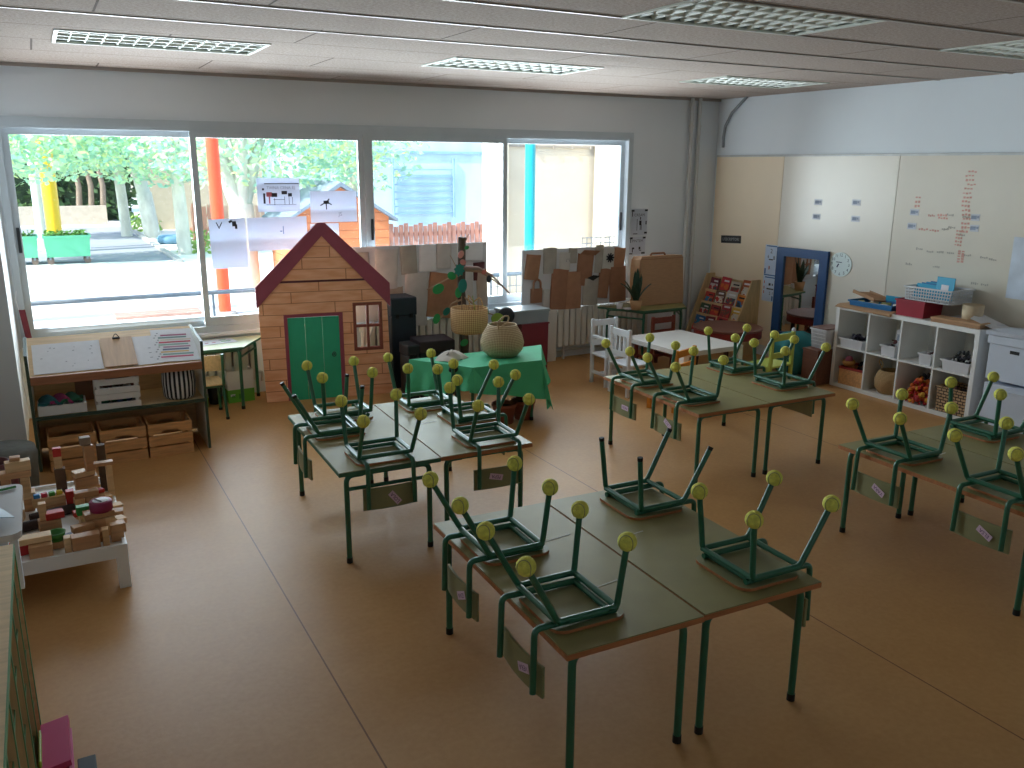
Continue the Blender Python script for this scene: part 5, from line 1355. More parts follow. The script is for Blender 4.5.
# posters on the back wall beside the window
for (x0, x1, z0, z1, lab, kind) in ((5.825, 6.045, 1.305, 1.595, 'upper small poster on the wall right of the window', 0), (5.815, 6.03, 1.09, 1.285, 'lower small poster on the wall, above the cardboard suitcase', 1)):
    t = window_sheet(lab, x0, x1, z0, z1, YB - .0005, 'poster'); w_, h_ = x1 - x0, z1 - z0; t['category'] = 'poster'
    mk_ = [(-w_ * .42, h_ * .43, .04, .02), (w_ * .42, h_ * .44, .04, .02), (-w_ * .45, h_ * .3, .01, .05)]
    if kind == 0: mk_ += [(.015, -.01, .03, .05), (.015, -.06, .008, .06), (.03, -.06, .008, .06), (-.03, -.03, .006, .13), (w_ * .42, -h_ * .42, .04, .02), (-.05, -h_ * .45, .06, .008), (w_ * .43, -.01, .015, .04), (.015, .04, .012, .03)]
    else: mk_ += [(-.06, -.03, .03, .02), (-.068, -.05, .012, .05), (.03, -.03, .025, .03), (.04, -.055, .03, .008), (w_ * .38, -h_ * .44, .05, .02), (-w_ * .42, -h_ * .46, .05, .012)]
    flat_print(t, 'print_pattern', INK, mk_)
    flat_print(t, 'lettering', mat('grey_print', '#6a6a72', .8), texts=[('CREAM' if kind == 0 else 'PINTEM', .045, .0, h_ * .26)])

# ================================================================== LOW TABLE OF BUILDING BLOCKS
BT = .215
t = thing('block_table', 'low white table heaped with wooden building blocks', 'table', (-.25, 4.90, 0))
bw, bd = .455, .545
MB().bx(-bw + .02, bw - .02, -bd + .02, bd - .02, BT - .012, BT).build('tabletop', WHITE, t)
a = MB()
for q in ((-bw, bw, -bd, -bd + .02), (-bw, bw, bd - .02, bd), (-bw, -bw + .02, -bd + .02, bd - .02), (bw - .02, bw, -bd + .02, bd - .02)): a.bx(*q, BT - .05, BT + .018)
a.build('rim', WHITE, t)
for sx in (-1, 1):
    for sy in (-1, 1): MB().bx(sx * (bw - .001), sx * (bw - .055), sy * (bd - .001), sy * (bd - .055), 0, BT - .05).build('leg', WHITE, t)
BL = [wood('block_%d' % i, c, .82, axis='x') for i, c in enumerate(('#d2a878', '#c4966a', '#ddb98a', '#b98a60'))]
GRP = 'plain wooden building blocks on the low table'
nb_ = 0
def block(x, y, z_, d, rz=0., m=None, label=None, name='wooden_block', group=GRP, cat='block', rot=None):
    global nb_
    o = MB().box((0, 0, d[2] / 2), d, bev=.003).build(name, m or BL[nb_ % 4]); nb_ += 1
    o.location = (x, y, BT + .0008 + z_); o.rotation_euler = rot or (0, 0, rz)
    tag(o, label or 'plain wooden building block in the heap on the low white table', cat, group)
    return o
r = random.Random(17)
e = .0008
# tower at the right rear: stacked blocks with an upright and a grey cap
block(.075, 5.22, 0, (.13, .09, .06)); block(.07, 5.215, .06 + e, (.12, .08, .055), .1); block(.06, 5.22, .116 + e * 2, (.11, .07, .03), .3)
block(.10, 5.20, .147 + e * 3, (.05, .05, .15), .2, label='upright wooden block topping the tallest block tower'); 
o = block(.088, 5.21, .298 + e * 4, (.055, .05, .045), .1, m=mat('grey_block', '#8f7a66', .7, var=.15), label='grey brown block capping the tallest block tower', group=None)
block(.165, 5.24, 0, (.045, .045, .28), m=mat('bark_block', '#5f4a3a', .85, var=.25, scale=14), label='tall bark covered stick block right of the tallest block tower', group=None)
block(-.055, 5.22, 0, (.055, .05, .18), m=mat('bark_block', '#5f4a3a', .85), label='dark bark covered block left of the tallest block tower', group=None)
o = block(-.058, 5.22, .18 + e, (.04, .03, .07), m=BL[2], label='wooden block with a red painted upper end, standing on the dark bark block', group=None)
o2 = MB().box((0, 0, .095), (.042, .032, .05), bev=.002).build('red_end', mat('red_block', '#c2342e', .5), o); o2['label'] = 'red painted end'
# bridge tower at the left rear
for q in ((-.32, 5.12), (-.22, 5.12)): block(q[0], q[1], 0, (.05, .07, .07))
block(-.27, 5.12, .07 + e, (.17, .075, .035))
for q in ((-.315, 5.12), (-.225, 5.12)): block(q[0], q[1], .105 + 2 * e, (.045, .07, .09))
block(-.27, 5.12, .195 + 3 * e, (.155, .07, .035)); block(-.25, 5.12, .23 + 4 * e, (.12, .06, .055), .1); block(-.26, 5.13, .285 + 5 * e, (.05, .05, .02))
# block train with coloured studs
o = block(-.125, 5.06, .035 + e, (.16, .065, .045), .1, label='wooden block carrying four coloured studs', group=None)
for k, c_ in enumerate(('#3f8fd0', '#c9354a', '#5aa84a', '#d9c03a')): MB().box((-.055 + .037 * k, 0, .056), (.03, .03, .022), bev=.004).build('coloured_stud', mat('stud_%d' % k, c_, .5), o)
block(-.115, 5.06, 0, (.14, .06, .035), .1)
# two dark logs
LOG = mat('log_bark', '#3a2d28', .9, var=.25, scale=18, bump=.4)
for k, (x, y, a_, l_, lab) in enumerate(((-.10, 4.93, .25, .24, 'longer dark bark log lying across the block table'), (-.20, 4.80, .2, .20, 'shorter dark bark log lying across the block table'))):
    o = MB().tube([(-l_ / 2, 0, .026), (0, .005, .028), (l_ / 2, 0, .026)], .026, 10).build('bark_log', LOG); o.location = (x, y, BT + .0008); o.rotation_euler = (0, 0, a_); tag(o, lab, 'log', 'bark logs on the block table')
block(.19, 5.10, 0, (.03, .05, .20), .1, label='thin upright plank at the rear right rim of the block table'); block(.165, 5.10, .20 + e, (.10, .05, .02), .0, label='thin plank balanced on the upright plank at the right rim')
# middle cluster
block(.02, 4.98, 0, (.05, .09, .075), .1); block(.10, 4.98, 0, (.10, .06, .075), .05); block(.155, 5.0, 0, (.05, .07, .06), .3); block(.06, 4.985, .0755 + e, (.12, .06, .03), .05)
block(.11, 4.90, 0, (.06, .03, .04), .6); block(-.02, 5.02, .0, (.04, .05, .11), m=mat('red_block', '#c2342e', .5), label='red block standing behind the middle cluster', group=None)
block(.12, 5.0, .076 + e, (.06, .035, .02), .4, m=mat('red_block', '#c2342e', .5), label='flat red block on top of the middle cluster', group=None)
block(-.125, 4.70, 0, (.10, .075, .085), .1); block(-.15, 4.70, .086 + e, (.035, .045, .09), .05); o = block(-.10, 4.70, .086 + e, (.085, .06, .035), .15, m=mat('red_block', '#c2342e', .5), label='red wedge lying on a block left of the middle', group=None)
block(.20, 4.88, 0, (.05, .06, .04), .2); block(.195, 4.80, 0, (.06, .07, .035), -.1)
# right front stack with the green and plum pieces
block(.10, 4.59, 0, (.15, .10, .05), .05); block(.08, 4.585, .05 + e, (.09, .08, .045), .1); block(.145, 4.59, .05 + e, (.055, .08, .045), .0)
block(.10, 4.59, .096 + 2 * e, (.14, .08, .03), .1)
o = MB().lathe([(0, 0), (.05, 0), (.055, .01), (.055, .05), (.05, .055), (0, .055)], 24).build('toy_drum', mat('plum_drum', '#8a1f4a', .5)); o.location = (.115, 4.585, BT + .128); tag(o, 'plum coloured toy drum with a white face on the right block stack', 'toy')
MB().box((-.012, 0, .057), (.008, .06, .003), rot=(0, 0, .5)).lathe([(0, .0555), (.038, .0555), (.038, .056), (0, .056)], 20, 1).build('drum_face', [INK, PAPER], o)
block(.06, 4.66, .096 + 2 * e, (.12, .05, .045), .1, m=mat('green_block', '#3f9a4a', .5), label='green block behind the plum toy drum', group=None)
# front row along the rim
for q in ((-.17, 4.405, .10, .06, .075), (-.055, 4.43, .03, .05, .08), (.025, 4.41, .125, .06, .085), (.115, 4.43, .03, .05, .09), (.17, 4.47, .06, .05, .09)): block(q[0], q[1], 0, q[2:], r.uniform(-.06, .06))
block(-.20, 4.45, .076 + e, (.16, .07, .03), .05)
block(.06, 4.50, 0, (.10, .06, .055), .15); block(-.01, 4.52, 0, (.07, .05, .05), .7); block(.02, 4.53, .056 + e, (.10, .05, .035), .3); block(.05, 4.60 + .14, 0, (.08, .07, .075), .1)
block(.045, 4.74, .076 + e, (.07, .06, .03), .1); block(.03, 4.85, 0, (.06, .06, .03), .4)
block(.19, 4.58, 0, (.05, .06, .05), .1); block(.20, 4.70, 0, (.045, .07, .03), .3)
o = block(.01, 4.815, .031, (.05, .04, .03), .2, m=mat('red_block', '#c2342e', .5), label='small red block behind the right stack', group=None)
for k, (x, y, a_, c_, lab, d) in enumerate(((-.09, 4.58, .25, '#1f2c4a', 'long dark blue bar lying in the middle of the block table', (.24, .035, .03)), (-.20, 4.62, .15, '#5f7f9a', 'grey blue bar beside the dark blue one', (.16, .03, .025)), (-.25, 4.52, .1, '#b8282c', 'red plastic toy piece at the front left of the block table', (.12, .08, .05)), (-.20, 4.66, -.2, '#a83038', 'flat red strip at the left of the block table', (.12, .03, .02)), (-.15, 4.50, .3, '#4a8a3a', 'green toy bar at the front left of the block table', (.14, .03, .03)))):
    block(x, y, .0, d, a_, m=mat('toy_col_%d' % k, c_, .5), label=lab, group=None, name='toy_piece', cat='toy')
o = MB().lathe([(0, 0), (.03, 0), (.045, .045), (.04, .045), (.03, .008), (0, .008)], 20).build('toy_bowl', mat('green_bowl', '#3f8a36', .5)); o.location = (-.10, 4.52, BT + .035); tag(o, 'green toy bowl near the front of the block table', 'bowl')
block(-.10, 4.52, 0, (.06, .06, .033), 0)
for i, (x, y, w2, d2, h2) in enumerate(((-.52, 4.6, .12, .06, .06), (-.45, 4.75, .1, .08, .07), (-.55, 4.9, .1, .05, .05), (-.40, 4.95, .08, .08, .06), (-.37, 4.6, .1, .06, .05), (-.30, 4.86, .09, .06, .06), (-.5, 5.15, .12, .07, .1), (-.60, 5.05, .06, .06, .12), (-.28, 4.98, .07, .05, .05), (-.33, 4.72, .06, .05, .04))): block(x, y, 0, (w2, d2, h2), r.uniform(-.6, .6))
# dark red jug and grey cloth beyond the table at the picture edge
t = thing('red_jug', 'dark red pot at the left picture edge behind the block table', 'pot', (-.42, 5.62, 0)); MB().lathe([(0, 0), (.12, 0), (.15, .12), (.14, .25), (.10, .32), (.11, .36), (.10, .36), (.09, .32), (0, .31)], 28).build('body', mat('dark_red_glaze', '#5a1f24', .35), t)
t = thing('grey_basket', 'grey covered basket behind the bridge of blocks at the left picture edge', 'basket', (-.36, 5.95, 0)); MB().lathe([(0, 0), (.17, 0), (.19, .30), (.18, .34), (0, .36)], 28).build('body', mat('grey_weave', '#6f716c', .85, var=.15, scale=20), t)

# ================================================================== PIGEONHOLE CABINET, lower left
CX1, CY1, CH = -.20, 3.19, .80
t = thing('pigeonhole_cabinet', 'birch pigeonhole cabinet with green edges at the lower left corner of the picture', 'cabinet', (0, 0, 0))
CX0, CY0 = -.60, 1.75
for nm, q in (('top_panel', (CX0, CX1 - .002, CY0, CY1, CH - .02, CH)), ('bottom_panel', (CX0, CX1 - .002, CY0, CY1, 0.0, .02)), ('end_panel', (CX0, CX1 - .002, CY1 - .02, CY1, .02, CH - .02)), ('end_panel', (CX0, CX1 - .002, CY0, CY0 + .02, .02, CH - .02)), ('back_panel', (CX0, CX0 + .012, CY0 + .02, CY1 - .02, .02, CH - .02))):
    MB().bx(*q).build(nm, BIRCH, t)
ed = MB(); ncol, nrow = 6, 4
GE = mat('bright_green_edge', '#4f8a5c', .5, var=.06)
ed.bx(CX1 - .002, CX1 + .001, CY0, CY1, CH - .022, CH); ed.bx(CX1 - .002, CX1 + .001, CY1 - .02, CY1, 0, CH - .02); ed.bx(CX1 - .002, CX1 + .001, CY0, CY0 + .02, 0, CH - .02)
for k in range(1, ncol):
    y = CY0 + (CY1 - CY0) * k / ncol
    MB().bx(CX0 + .012, CX1 - .002, y - .007, y + .007, .02, CH - .02).build('divider', BIRCHV, t); ed.bx(CX1 - .002, CX1 + .001, y - .007, y + .007, .02, CH - .022)
for j in range(1, nrow):
    z_ = CH * j / nrow
    for k in range(ncol):
        y0 = CY0 + (CY1 - CY0) * k / ncol + .008; y1 = CY0 + (CY1 - CY0) * (k + 1) / ncol - .008
        MB().bx(CX0 + .012, CX1 - .012, y0, y1, z_ - .006, z_ + .006).build('pigeonhole_shelf', BIRCH, t)
        ed.bx(CX1 - .013, CX1 - .010, y0, y1, z_ - .007, z_ + .007)
ed.build('green_edging', GE, t)
t = thing('side_table', 'grey white side table with rounded top beyond the pigeonhole cabinet, left picture edge', 'table', (-.40, 3.57, 0))
TZ = .77
P = [(.22 - .04 + .04 * math.cos(q), -.28 + .04 + .04 * math.sin(q)) for q in [-PI / 2 + PI / 2 * i / 6 for i in range(7)]] + [(.18 + .04 * math.cos(q), .24 + .04 * math.sin(q)) for q in [PI / 2 * i / 6 for i in range(7)]] + [(-.22, .28), (-.22, -.28)]
MB().prism(P, .025, M=Matrix.Translation((0, 0, TZ))).build('tabletop', mat('grey_white_top', '#c4c3c4', .45, var=.03), t)
for sx, sy in ((1, -1), (1, 1), (-1, -1), (-1, 1)): MB().box((sx * .12, sy * .235, TZ / 2), (.045, .05, TZ)).build('leg', ABOX, t)
for k in range(5):
    o = tag(MB().grid(lambda u, v: (-.13 + .26 * u, -.105 + .21 * v, .002 + .006 * u * v * (k % 2)), 6, 6, 0, th=.0012).build('paper_sheet', PAPB if k % 2 else PAPER), 'paper sheet in the stack on the grey white side table', 'paper', 'papers on the side table')
    o.location = (-.43 - .01 * k, 3.60 - .012 * k, TZ + .028 + .009 * k); o.rotation_euler = (0, 0, .12 * k)
MB().bx(.18, .205, -.25, -.21, TZ - .20, TZ).build('corner_panel', ABOX, bpy.data.objects['side_table'])
t = thing('blue_sheet', 'pale blue card slanting on the papers at the lower left picture edge', 'paper', (-.36, 3.50, TZ + .09), 0, rot=(.12, .3, .5)); MB().bx(-.11, .11, -.15, .15, 0, .003).build('card', mat('pale_blue_card', '#a9bccd', .6), t)
t = thing('green_pen', 'green pen lying on the side table at the left picture edge', 'pen', (-.25, 3.78, TZ + .0315), .3); MB().tube([(-.06, 0, 0), (.05, 0, 0)], .005, 8).build('barrel', mat('green_pen', '#3f8a4a', .4), t)
# floor things in the corner
t = bin_box('bright pink plastic box with a lid on the floor at the lower left corner', (-.145, 2.86, 0), (.075, .24, .17), mat('pink_plastic', '#cf3f7c', .45, var=.05), 'pink_box', 'box', taper=.94)
MB().grid(lambda u, v: (-.042 + .084 * u, -.13 + .26 * v, .19 + .012 * u), 2, 2, 0, th=-.02, smooth=False).build('lid', mat('pink_plastic', '#cf3f7c'), t)
t = thing('lime_board', 'lime green board leaning between the cabinet and the pink box', 'board', (-.191, 2.84, 0), 0, rot=(.0, -.0, 0)); MB().bx(-.004, .004, -.09, .09, 0, .23, bev=.004).build('board', mat('lime_board', '#9fb93a', .5), t)
t = thing('black_box', 'black flat box beside the pink box at the bottom picture edge', 'box', (-.066, 2.89, 0)); MB().bx(-.026, .026, -.07, .07, 0, .05, bev=.004).build('body', BLACKR, t); MB().bx(-.029, .029, -.073, .073, .05, .06, bev=.003).build('lid', BLACKR, t)
# ================================================================== OUTSIDE
G = -.10
CONC = mat('playground_concrete', '#dcd9d2', .85, var=.04, scale=.6, bump=.05, bscale=30)
struct('ground_playground', MB().bx(-40, 60, YB + .26, 70, G - .1, G), CONC)
TREE_SHADE = mat('tree_shaded_concrete', '#8e9096', .9, var=.1, scale=2)
struct('ground_tree_shade', MB().prism([(-6, 22.0), (2.62, 21.0), (2.55, 33), (-6, 33)], .006, M=Matrix.Translation((0, 0, G))), TREE_SHADE)  # shade of the trees on the ground, painted as a blue-grey patch
KERB = mat('kerb_stone', '#a9a7a2', .9)
struct('kerb', MB().prism([(2.62, 20.4), (2.74, 20.4), (2.70, 33), (2.58, 33)], .07, M=Matrix.Translation((0, 0, G))), KERB)
# posts of the porch, with a beam on them
def post(label, x, y, r, h, col):
    t = thing('porch_post', label, 'post', (x, y, G)); m = mat('post_%s' % col[1:], col, .35, var=.04)
    MB().cyl((0, 0, 0), (0, 0, h), r, 20).build('shaft', m, t); MB().lathe([(0, 0), (r * 1.9, 0), (r * 1.9, .03), (r, .05), (0, .05)], 20).build('foot', mat('post_foot', '#b0aca6', .8), t)
    return t
post('red orange porch post outside the second window pane', 2.27, 13.0, .088, 2.95, '#e0502a')
post('turquoise porch post outside the rightmost window pane', 6.30, 11.02, .075, 2.85, '#17a0a8')
post('yellow post behind the green planters', .32, 24.0, .17, 4.2, '#f0c020')
post('white post beside the yellow one behind the green planters', .04, 24.6, .12, 4.2, '#cfdce6')
struct('beam_porch', MB().bx(-3, 7.6, 12.85, 13.15, 2.86, 3.2), mat('beam_white', '#d8d8d4', .7))
# guard rail in front of the window
RAILM = mat('rail_grey', '#7f878e', .5, metal=.3)
t = thing('guard_rail', 'grey guard rail just outside the window', 'railing', (0, 8.6, G))
MB().tube([(-1.2, 0, .955), (6.9, 0, .955)], .022, 10).build('top_bar', RAILM, t)
MB().tube([(-1.2, 0, .12), (6.9, 0, .12)], .014, 8).build('bottom_bar', RAILM, t)
for x in (-.6, 1.40, 3.4, 4.42, 5.4): MB().tube([(x, 0, 0), (x, 0, .955)], .013, 8).build('upright', RAILM, t)
s = MB()
for k in range(13): s.tube([(4.42 + .082 * k, 0, .12), (4.42 + .082 * k, 0, .955)], .0045, 5)
for k in range(1, 6): s.tube([(4.42, 0, .12 + .14 * k), (5.4, 0, .12 + .14 * k)], .0045, 5)
s.build('wire_panel', RAILM, t)
t = thing('wire_cage', 'square wire grid standing outside the rightmost pane above the bag board', 'grid', (6.28, 9.2, G + .06)); s = MB()
for k in range(8): s.tube([(-.25 + .07 * k, 0, 0), (-.25 + .07 * k, 0, 1.22)], .006, 5)
for k in range(18): s.tube([(-.26, 0, .02 + .07 * k), (.25, 0, .02 + .07 * k)], .006, 5)
s.build('grid', RAILM, t)
# bench
BEN = wood('bench_slats', '#b08a7c', .85, axis='x')
t = thing('bench', 'low wooden bench outside the leftmost pane', 'bench', (1.13, 10.9, G))
for k in range(3): MB().box((0, -.12 + .12 * k, .42), (.95, .1, .035), bev=.006).build('seat_slat', BEN, t)
for sx in (-1, 1): MB().bx(sx * .38 - .03, sx * .38 + .03, -.16, .16, 0, .402).build('leg', PAPER, t)
# wheeled planters
PLG = mat('planter_green', '#5cb48c', .5, var=.05); FOL = mat('planter_leaf', '#7fae4a', .7, var=.3, scale=5)
def leaves(b, n, fn, s, r, mi=0):
    for i in range(n):
        c = Vector(fn()); a = r.uniform(0, 2 * PI); tl = r.uniform(-.9, .9); k = s * r.uniform(.6, 1.3)
        x = Vector((math.cos(a), math.sin(a), tl)).normalized(); y = x.orthogonal().normalized(); y = (y * math.cos(a * 3) + x.cross(y) * math.sin(a * 3))
        b.add([c - x * k, c - y * k * .55, c + x * k, c + y * k * .55], [(0, 1, 2, 3)], mi)
r = random.Random(40)
def planter(label, x, y, n):
    t = thing('planter', label, 'planter', (x, y, G), 0, 'green wheeled planters in the playground')
    b = MB(); a, c, h = .45, .3, .60; z0 = .16
    V = [(-a * .94, -c * .94, z0), (a * .94, -c * .94, z0), (a * .94, c * .94, z0), (-a * .94, c * .94, z0), (-a, -c, h), (a, -c, h), (a, c, h), (-a, c, h)]
    b.add(V, [(3, 2, 1, 0), (0, 1, 5, 4), (1, 2, 6, 5), (2, 3, 7, 6), (3, 0, 4, 7)]); b.build('tub', PLG, t)
    q = MB(); 
    for w_ in ((-a - .02, a + .02, -c - .02, -c + .02), (-a - .02, a + .02, c - .02, c + .02), (-a - .02, -a + .02, -c, c), (a - .02, a + .02, -c, c)): q.bx(*w_, h - .03, h + .02)
    q.build('rim', PLG, t)
    MB().bx(-a + .03, a - .03, -c + .03, c - .03, h - .08, h - .05).build('soil', mat('soil', '#2c1f1a', .95), t)
    f = MB(); leaves(f, n, lambda: (r.uniform(-a * .9, a * .9), r.uniform(-c * .8, c * .8), h - .05 + .16 * r.random()), .05, r)
    f.build('plants', FOL, t)
    for sx in (-1, 1):
        for sy in (-1, 1):
            w_ = MB().cyl((sx * a * .8, sy * c * .8 - .02, .07), (sx * a * .8, sy * c * .8 + .02, .07), .07, 14).build('wheel', mat('caster', '#6b5a50', .7), t)
            MB().bx(sx * a * .8 - .02, sx * a * .8 + .02, sy * c * .8 - .03, sy * c * .8 + .03, .1, z0 + .01).build('bracket', RAILM, t)
planter('green wheeled planter with pale plants, right one of the pair in the playground', .50, 21.4, 260)
planter('green wheeled planter, left one of the pair in the playground', -.52, 21.5, 120)
# tyre
t = thing('tyre', 'blue painted tyre lying by the tree trunks', 'tyre', (3.2, 25.5, G))
MB().lathe([(.22, .02), (.34, 0), (.40, .06), (.40, .16), (.34, .22), (.22, .20), (.24, .11), (.22, .02)], 28).build('tread', mat('blue_tyre', '#5f87a0', .7), t)
# far wall, hedge and plants
struct('wall_garden', MB().bx(-14, 2.2, 34.5, 34.8, G, .55), mat('garden_wall', '#b5a99a', .9, var=.1))
HEDGE = mat('hedge_leaf', '#3f5f38', .8, var=.45, scale=.9); IVY = mat('hedge_leaf_light', '#6a8a52', .8, var=.35, scale=1.2)
def clump(name, label, cat, c, rad, n, s, ms, seed, kind=None, core=None):
    r_ = random.Random(seed); b = MB()
    def pt():
        while True:
            p = Vector((r_.uniform(-1, 1), r_.uniform(-1, 1), r_.uniform(-1, 1)))
            if .45 < p.length < 1: return (c[0] + p.x * rad[0], c[1] + p.y * rad[1], c[2] + p.z * rad[2])
    for mi in range(len(ms)): leaves(b, n // len(ms), pt, s, r_, mi)
    if core is not None:
        b.ball((c[0], c[1], c[2]), .8, len(ms), 20, 12, sc=rad)
        ms = list(ms) + [core]
    o = b.build(name, ms, at=(c[0], c[1], G)); tag(o, label, cat)
    if kind: o['kind'] = kind
    return o
HC = mat('hedge_core', '#2c4029', .9)
for k, (x, w_, h_) in enumerate(((-3.4, 2.2, 2.6), (-.4, 2.0, 2.3), (2.0, 1.7, 2.5))):
    clump('bush', ('tall dark bush at the far left behind the garden wall', 'tall dark bush behind the yellow post', 'tall dark bush behind the leaning trunks')[k], 'bush', (x, 37.2, 1.6), (w_, 1.0, h_), 1500, .2, [HEDGE, IVY], 50 + k, core=HC)
TRUNKB = mat('brown_trunk', '#8a7a6a', .9, var=.2, scale=5)
for k, x in enumerate((1.35, 1.75, 2.15)):
    o = MB().tube([(x, 36.0, G), (x + .1, 36.0, 1.2), (x - .1, 36.0, 2.6)], .12, 8, r2=.07).build('sapling', TRUNKB); tag(o, ('left', 'middle', 'right')[k] + ' bare brown sapling in front of the dark bushes', 'tree', 'bare saplings by the far wall')
for k, (x, y, n) in enumerate(((3.0, 30.5, 300), (3.5, 23.0, 200))):
    clump('weeds', ('green weeds along the kerb by the far trunks', 'green weeds at the foot of the near white trunk')[k], 'weeds', (x, y, G + .15), (.55, 1.0, .4), n, .09, [mat('weed', '#8fae5a', .8, var=.3)], 60 + k, kind='stuff')
# plane trees
PBARK = mat('plane_bark', '#c9c6b8', .9, var=.2, scale=5, stretch=(1, 1, .5)); PL1 = mat('plane_leaf', '#bfdcb0', .6, var=.35, scale=1.5); PL2 = mat('plane_leaf_dark', '#9fcab4', .6, var=.3, scale=1.5); PL3 = mat('plane_leaf_yellow', '#e2e8ae', .6, var=.2)
for m_, tc_ in ((PL1, (.55, .8, .5)), (PL2, (.42, .68, .55)), (PL3, (.7, .8, .35))):       # thin leaves let sunlight through
    q_ = m_.node_tree; o_m = [n for n in q_.nodes if n.type == 'OUTPUT_MATERIAL'][0]; mx_ = q_.nodes.new('ShaderNodeMixShader'); tl_ = q_.nodes.new('ShaderNodeBsdfTranslucent'); tl_.inputs[0].default_value = tc_ + (1,)
    mx_.inputs[0].default_value = .45; q_.links.new(q_.nodes['Principled BSDF'].outputs[0], mx_.inputs[1]); q_.links.new(tl_.outputs[0], mx_.inputs[2]); q_.links.new(mx_.outputs[0], o_m.inputs[0])
def plane_tree(label, x, y, rad, h, lean, crown, n, s, seed, forks=()):
    r_ = random.Random(seed)
    t = thing('plane_tree', label, 'tree', (x, y, G))
    b = MB(); b.tube([(0, 0, 0), (lean * .4, 0, h * .5), (lean, 0, h)], rad, 12, r2=rad * .8, fil=.3); b.build('trunk', PBARK, t)
    for (dx, dy, dz, rr) in forks: MB().tube([(lean * .8, 0, h * .85), (lean + dx * .4, dy * .4, h + dz * .45), (lean + dx, dy, h + dz)], rr, 9, r2=rr * .5, fil=.3).build('bough', PBARK, t)
    (cx, cy, cz), (rx, ry, rz_) = crown
    f = MB()
    def pt():
        while True:
            p = Vector((r_.uniform(-1, 1), r_.uniform(-1, 1), r_.uniform(-1, 1)))
            if p.length < 1: return (cx + p.x * rx, cy + p.y * ry, cz + p.z * rz_)
    for mi, k in ((0, .5), (1, .38), (2, .12)): leaves(f, int(n * k * .72), pt, s, r_, mi)
    # hanging twigs
    for i in range(0):
        q = Vector(pt()); f.tube([q, q + Vector((r_.uniform(-.6, .6), r_.uniform(-.3, .3), -.25)), q + Vector((r_.uniform(-.7, .7), 0, -.4))], .010, 4, 3)
    f.build('foliage', [PL1, PL2, PL3, PBARK], t)
    return t
plane_tree('thick pale plane tree right of the red post, forking low', 3.05, 15.2, .25, 1.5, .0, ((.6, .3, 2.85), (2.4, 1.5, 1.25)), 5200, .075, 71, [(-.75, 0, 1.6, .13), (.15, 0, 1.9, .15), (.75, .2, 1.7, .12), (-.2, .3, 1.8, .1)])
plane_tree('white barked plane tree beside the blue tyre', 3.06, 22.3, .17, 2.3, -.05, ((-.4, 0, 2.95), (2.5, 1.6, 1.35)), 4600, .09, 72, [(-.6, 0, 1.2, .08), (.6, 0, 1.3, .08)])
plane_tree('leaning plane tree with a sunlit edge, behind the tyre', 2.95, 27.8, .23, 2.6, -.35, ((-1.2, 0, 3.2), (2.6, 1.8, 1.45)), 4000, .10, 73, [(-.8, 0, 1.2, .1)])
plane_tree('thin plane tree left of the leaning one', 2.30, 28.5, .16, 2.6, -.1, ((-2.2, -.2, 3.1), (2.4, 1.6, 1.4)), 3600, .10, 74, [(-.7, 0, 1.0, .08)])
plane_tree('plane tree overhanging the green planters, its trunk left of the window', -2.2, 21.0, .2, 2.6, .3, ((2.0, .2, 2.9), (2.3, 1.5, 1.25)), 4800, .09, 75, [(1.2, 0, .8, .1)])
plane_tree('plane tree whose leaves hang before the pale building in the third pane', 6.0, 17.8, .18, 2.6, -.2, ((-.5, -.5, 2.9), (2.0, 1.2, 1.5)), 2400, .08, 76, [(-.8, 0, 1.0, .08)])
# buildings
BEIGE = mat('outside_render', '#c9bca8', .85, var=.05, scale=1.5); BEIGE_SUN = mat('outside_render_sunlit', '#d6cbb6', .85, var=.05)  # second render is the same beige, lightened for the sunlit faces
def building(label, boxes, m, extra=None):
    t = thing('building', label, 'building', (0, 0, 0))
    b = MB()
    for q in boxes: b.bx(*q)
    b.build('wall', m, t)
    return t
building('beige building seen between the far tree trunks', [(3.3, 9.0, 31.0, 33, G, 6)], mat('far_beige', '#bfae96', .9, var=.06))
# blue grey building far left behind leaves
t = building('bluish building at the far left behind the leaves', [(-9, -1.4, 41, 44, G, 9)], mat('far_blue', '#7f97ac', .8, var=.1))
for k in range(3):
    for j in range(2): MB().bx(-4.2 + 1.6 * j, -3.2 + 1.6 * j, 40.94, 41, 1.2 + 2 * k, 2.3 + 2 * k).build('window', mat('dark_pane', '#3c4a58', .3), t)
t = building('beige school wing outside the rightmost window pane', [(6.42, 8.35, 12.0, 12.3, G, 5)], BEIGE)
MB().bx(6.42, 8.35, 11.97, 12.0, 2.33, 2.36).build('cable_run', mat('wall_cable', '#9a9084', .8), t)
for k in range(4): MB().bx(6.9 + .35 * k, 6.94 + .35 * k, 11.95, 11.97, 2.31, 2.37).build('cable_clip', mat('wall_cable', '#9a9084', .8), t)
MB().bx(6.17, 6.42, 11.9, 12.3, G, 5).build('sunlit_wall_edge', BEIGE_SUN, t)  # edge of the wall in sun, its brightness put into the colour
t = building('sunlit end wall at the far right of the rightmost pane', [(8.0, 8.6, 10.6, 11.9, G, 5)], BEIGE_SUN)
# pale building with barred windows behind the third pane
PALEB = mat('pale_blue_render', '#bdd3e0', .8, var=.12, scale=2.5, stretch=(1, 1, .35))
t = building('pale blue building with horizontal bars in the third window pane', [(5.2, 12, 19.5, 23, G, 7)], PALEB)
s = MB()
for k in range(7): s.bx(7.4, 9.0, 19.44, 19.47, .9 + .17 * k, .93 + .17 * k)
s.bx(7.4, 7.44, 19.42, 19.47, .8, 2.2); s.bx(8.96, 9.0, 19.42, 19.47, .8, 2.2); s.build('window_bars', mat('bar_blue', '#8fb0c4', .6), t)
MB().bx(5.2, 12, 19.45, 19.5, 2.3, 2.36).build('string_course', mat('bar_blue', '#8fb0c4', .6), t)
